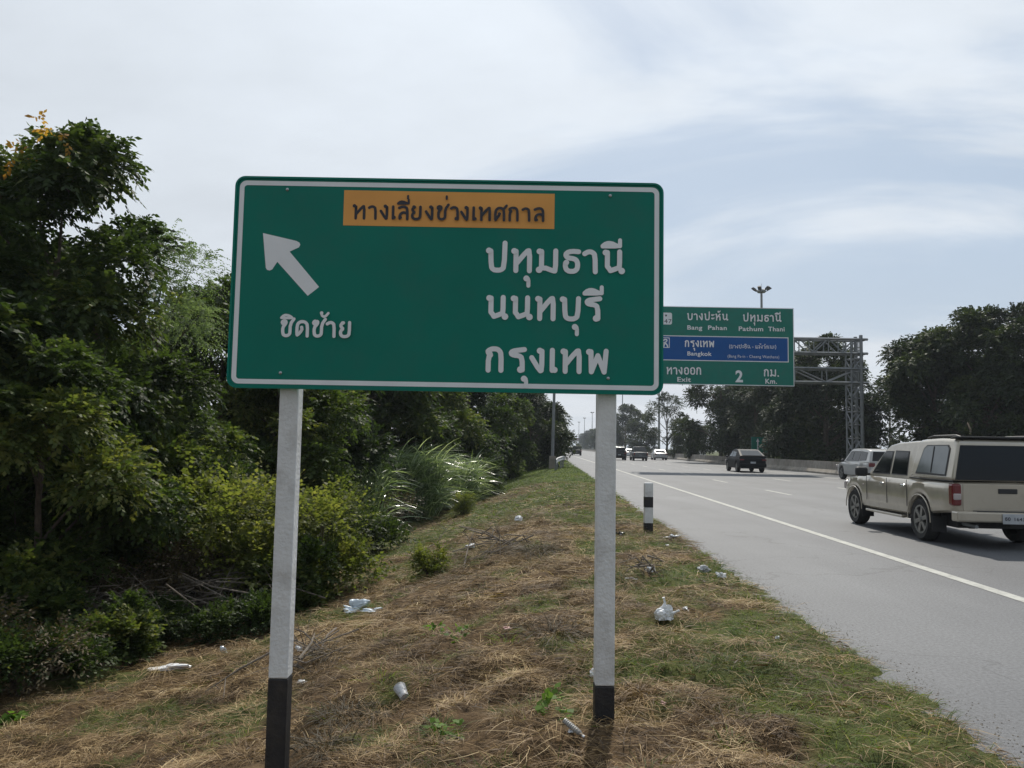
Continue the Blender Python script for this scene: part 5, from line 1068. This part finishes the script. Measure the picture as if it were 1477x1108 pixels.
def rubbish():
    W = 'whole'
    t = litter('plastic_bag', 958, 900, 'knotted white plastic bag standing right of the right sign post', 'plastic bag', (.075, .07, .10), 'plastic_white', 1, .03)
    m = MB(); m.tube([(0, 0, .085), (.005, 0, .12), (0, .01, .15), (-.004, .01, .165)], [.026, .009, .009, .014], 7); m.build('knot', M['plastic_white'], t, smooth=True)
    m = MB(); m.tube([(.06, 0, .03), (.10, .01, .045), (.13, .0, .06)], [.018, .008, .010], 6); m.build('handle', M['plastic_white'], t, smooth=True)
    S = [('silver_sheet', 513, 884, 'shiny crumpled silver plastic sheet beside the bush', 'plastic sheet', (.24, .13, .12), 'plastic_silver', 2), ('silver_sheet', 540, 884, 'flat silver scrap just right of the crumpled silver sheet', 'plastic scrap', (.14, .06, .03), 'plastic_silver', 3),
         ('white_cloth', 245, 968, 'white cloth-like sheet lying left of the left sign post', 'cloth', (.22, .09, .045), 'plastic_white', 4), ('wrapper', 323, 944, 'small pale grey wrapper between the white cloth and the left post', 'wrapper', (.05, .04, .055), 'plastic_silver', 5),
         ('plastic_bag', 748, 750, 'round white bag on green grass in the middle distance', 'plastic bag', (.085, .08, .085), 'plastic_white', 6), ('wrapper', 678, 793, 'white wrapper half buried right of the small lone bush', 'wrapper', (.13, .08, .05), 'plastic_white', 7),
         ('plastic_bag', 969, 778, 'white crumpled bag at the road edge below the guide post', 'plastic bag', (.13, .10, .075), 'plastic_white', 8), ('wrapper', 963, 790, 'tiny white scrap just below the bag near the guide post', 'wrapper', (.045, .04, .03), 'plastic_white', 9),
         ('plastic_bag', 1015, 828, 'dirty white bag left of two at the road edge', 'plastic bag', (.09, .08, .06), 'plastic_grey', 10), ('plastic_bag', 1041, 834, 'dirty white bag right of two at the road edge', 'plastic bag', (.07, .06, .06), 'plastic_white', 11),
         ('wrapper', 938, 828, 'white wrapper stuck on the dead sticks below the guide post', 'wrapper', (.05, .03, .05), 'plastic_white', 12), ('wrapper', 910, 838, 'flat grey wrapper left of the dead sticks near the guide post', 'wrapper', (.09, .04, .02), 'plastic_grey', 13),
         ('wrapper', 989, 884, 'small white scrap right of the knotted white bag', 'wrapper', (.022, .05, .025), 'plastic_white', 14), ('wrapper', 1121, 925, 'lone tiny white scrap in the grass near the road edge', 'wrapper', (.025, .02, .02), 'plastic_white', 15),
         ('wrapper', 432, 942, 'pale pinkish wrapper just right of the left sign post', 'wrapper', (.05, .04, .06), 'plastic_white', 16), ('plastic_bag', 434, 988, 'flattened clear plastic bag right of the left sign post', 'plastic bag', (.10, .06, .02), 'plastic_grey', 17),
         ('wrapper', 858, 980, 'white scrap peeking out left of the right sign post', 'wrapper', (.03, .03, .035), 'plastic_white', 18), ('plastic_bag', 892, 774, 'black bag on the grass just right of the right sign post', 'plastic bag', (.11, .10, .10), 'plastic_black', 19),
         ('paper_scrap', 957, 1020, 'pinkish paper scrap in the grass right of the right post foot', 'paper', (.03, .025, .012), 'paper_pink', 20), ('wrapper', 731, 910, 'pale flat scrap on the dry straw under the right of the sign', 'wrapper', (.05, .035, .015), 'paper_pink', 21),
         ('wrapper', 128, 884, 'upper white scrap in the shade under the left thicket', 'wrapper', (.08, .05, .04), 'plastic_white', 22), ('wrapper', 104, 912, 'lower white scrap in the shade under the left thicket', 'wrapper', (.10, .05, .04), 'plastic_white', 23), ('wrapper', 823, 1062, 'pale torn label beside the crushed bottle', 'wrapper', (.02, .02, .01), 'plastic_white', 25),
         ('white_ball', 1475, 1084, 'white scrap on the asphalt at the lower right edge', 'wrapper', (.03, .03, .035), 'plastic_white', 24)]
    for nm, u, v, lb, cat, sz, mt, sd in S: litter(nm, u, v, lb, cat, sz, mt, sd, .02, random.uniform(0, .5), W)
    # cup lying in the straw
    x, y, z = on_ground(580, 1003); t = thing('plastic_cup', 'grey-white plastic cup lying in the dry straw under the sign', 'cup', (x, y, z + .02), .5)
    m = MB(); m.lathe([(.0001, -.06), (.032, -.06), (.045, .055), (.048, .06), (.043, .058), (.03, -.05), (.0001, -.05)], n=20); o = m.build('cup', M['cup'], t, smooth=True); o.data.transform(Matrix.Rotation(math.radians(-70), 4, 'X'))
    # crushed bottle near the right post
    x, y, z = on_ground(827, 1060); t = thing('plastic_bottle', 'crushed ribbed clear plastic bottle near the right post foot', 'bottle', (x, y, z + .035), .6)
    prof = [(.0001, -.10), (.03, -.10)]
    for k in range(8): prof += [(.033, -.092 + k * .018), (.028, -.084 + k * .018)]
    prof += [(.03, .06), (.014, .085), (.013, .10), (.0001, .10)]
    R = Matrix.Scale(.62, 4) @ Matrix.Rotation(.35, 4, 'Z') @ Matrix.Rotation(math.radians(115), 4, 'X') @ Matrix.Diagonal((1, .75, 1, 1))
    m = MB(); m.lathe(prof, n=16); o = m.build('body', M['plastic_dirty'], t, smooth=True); o.data.transform(R)
    m = MB(); m.lathe([(.0001, .118), (.015, .117), (.015, .099), (.0001, .099)], n=12); o = m.build('cap', M['plastic_white'], t); o.data.transform(R)
rubbish()

# ------------------------------------------------------------------ thin haze in the air
def haze():
    m = bpy.data.materials.new('haze'); m.use_nodes = True; nt = m.node_tree; nt.nodes.clear()
    o = nt.nodes.new('ShaderNodeOutputMaterial'); v = nt.nodes.new('ShaderNodeVolumePrincipled'); v.inputs['Color'].default_value = (.82, .90, 1.0, 1); v.inputs['Density'].default_value = HAZE_DENSITY; v.inputs['Anisotropy'].default_value = .3
    nt.links.new(v.outputs[0], o.inputs['Volume'])
    b = MB(); b.box((0, 2350, 12.5), (6100, 5400, 29.0)); tag(b.build('haze', m), 'thin pale haze in the air', 'haze', kind='stuff')
HAZE_DENSITY = .00032
haze()
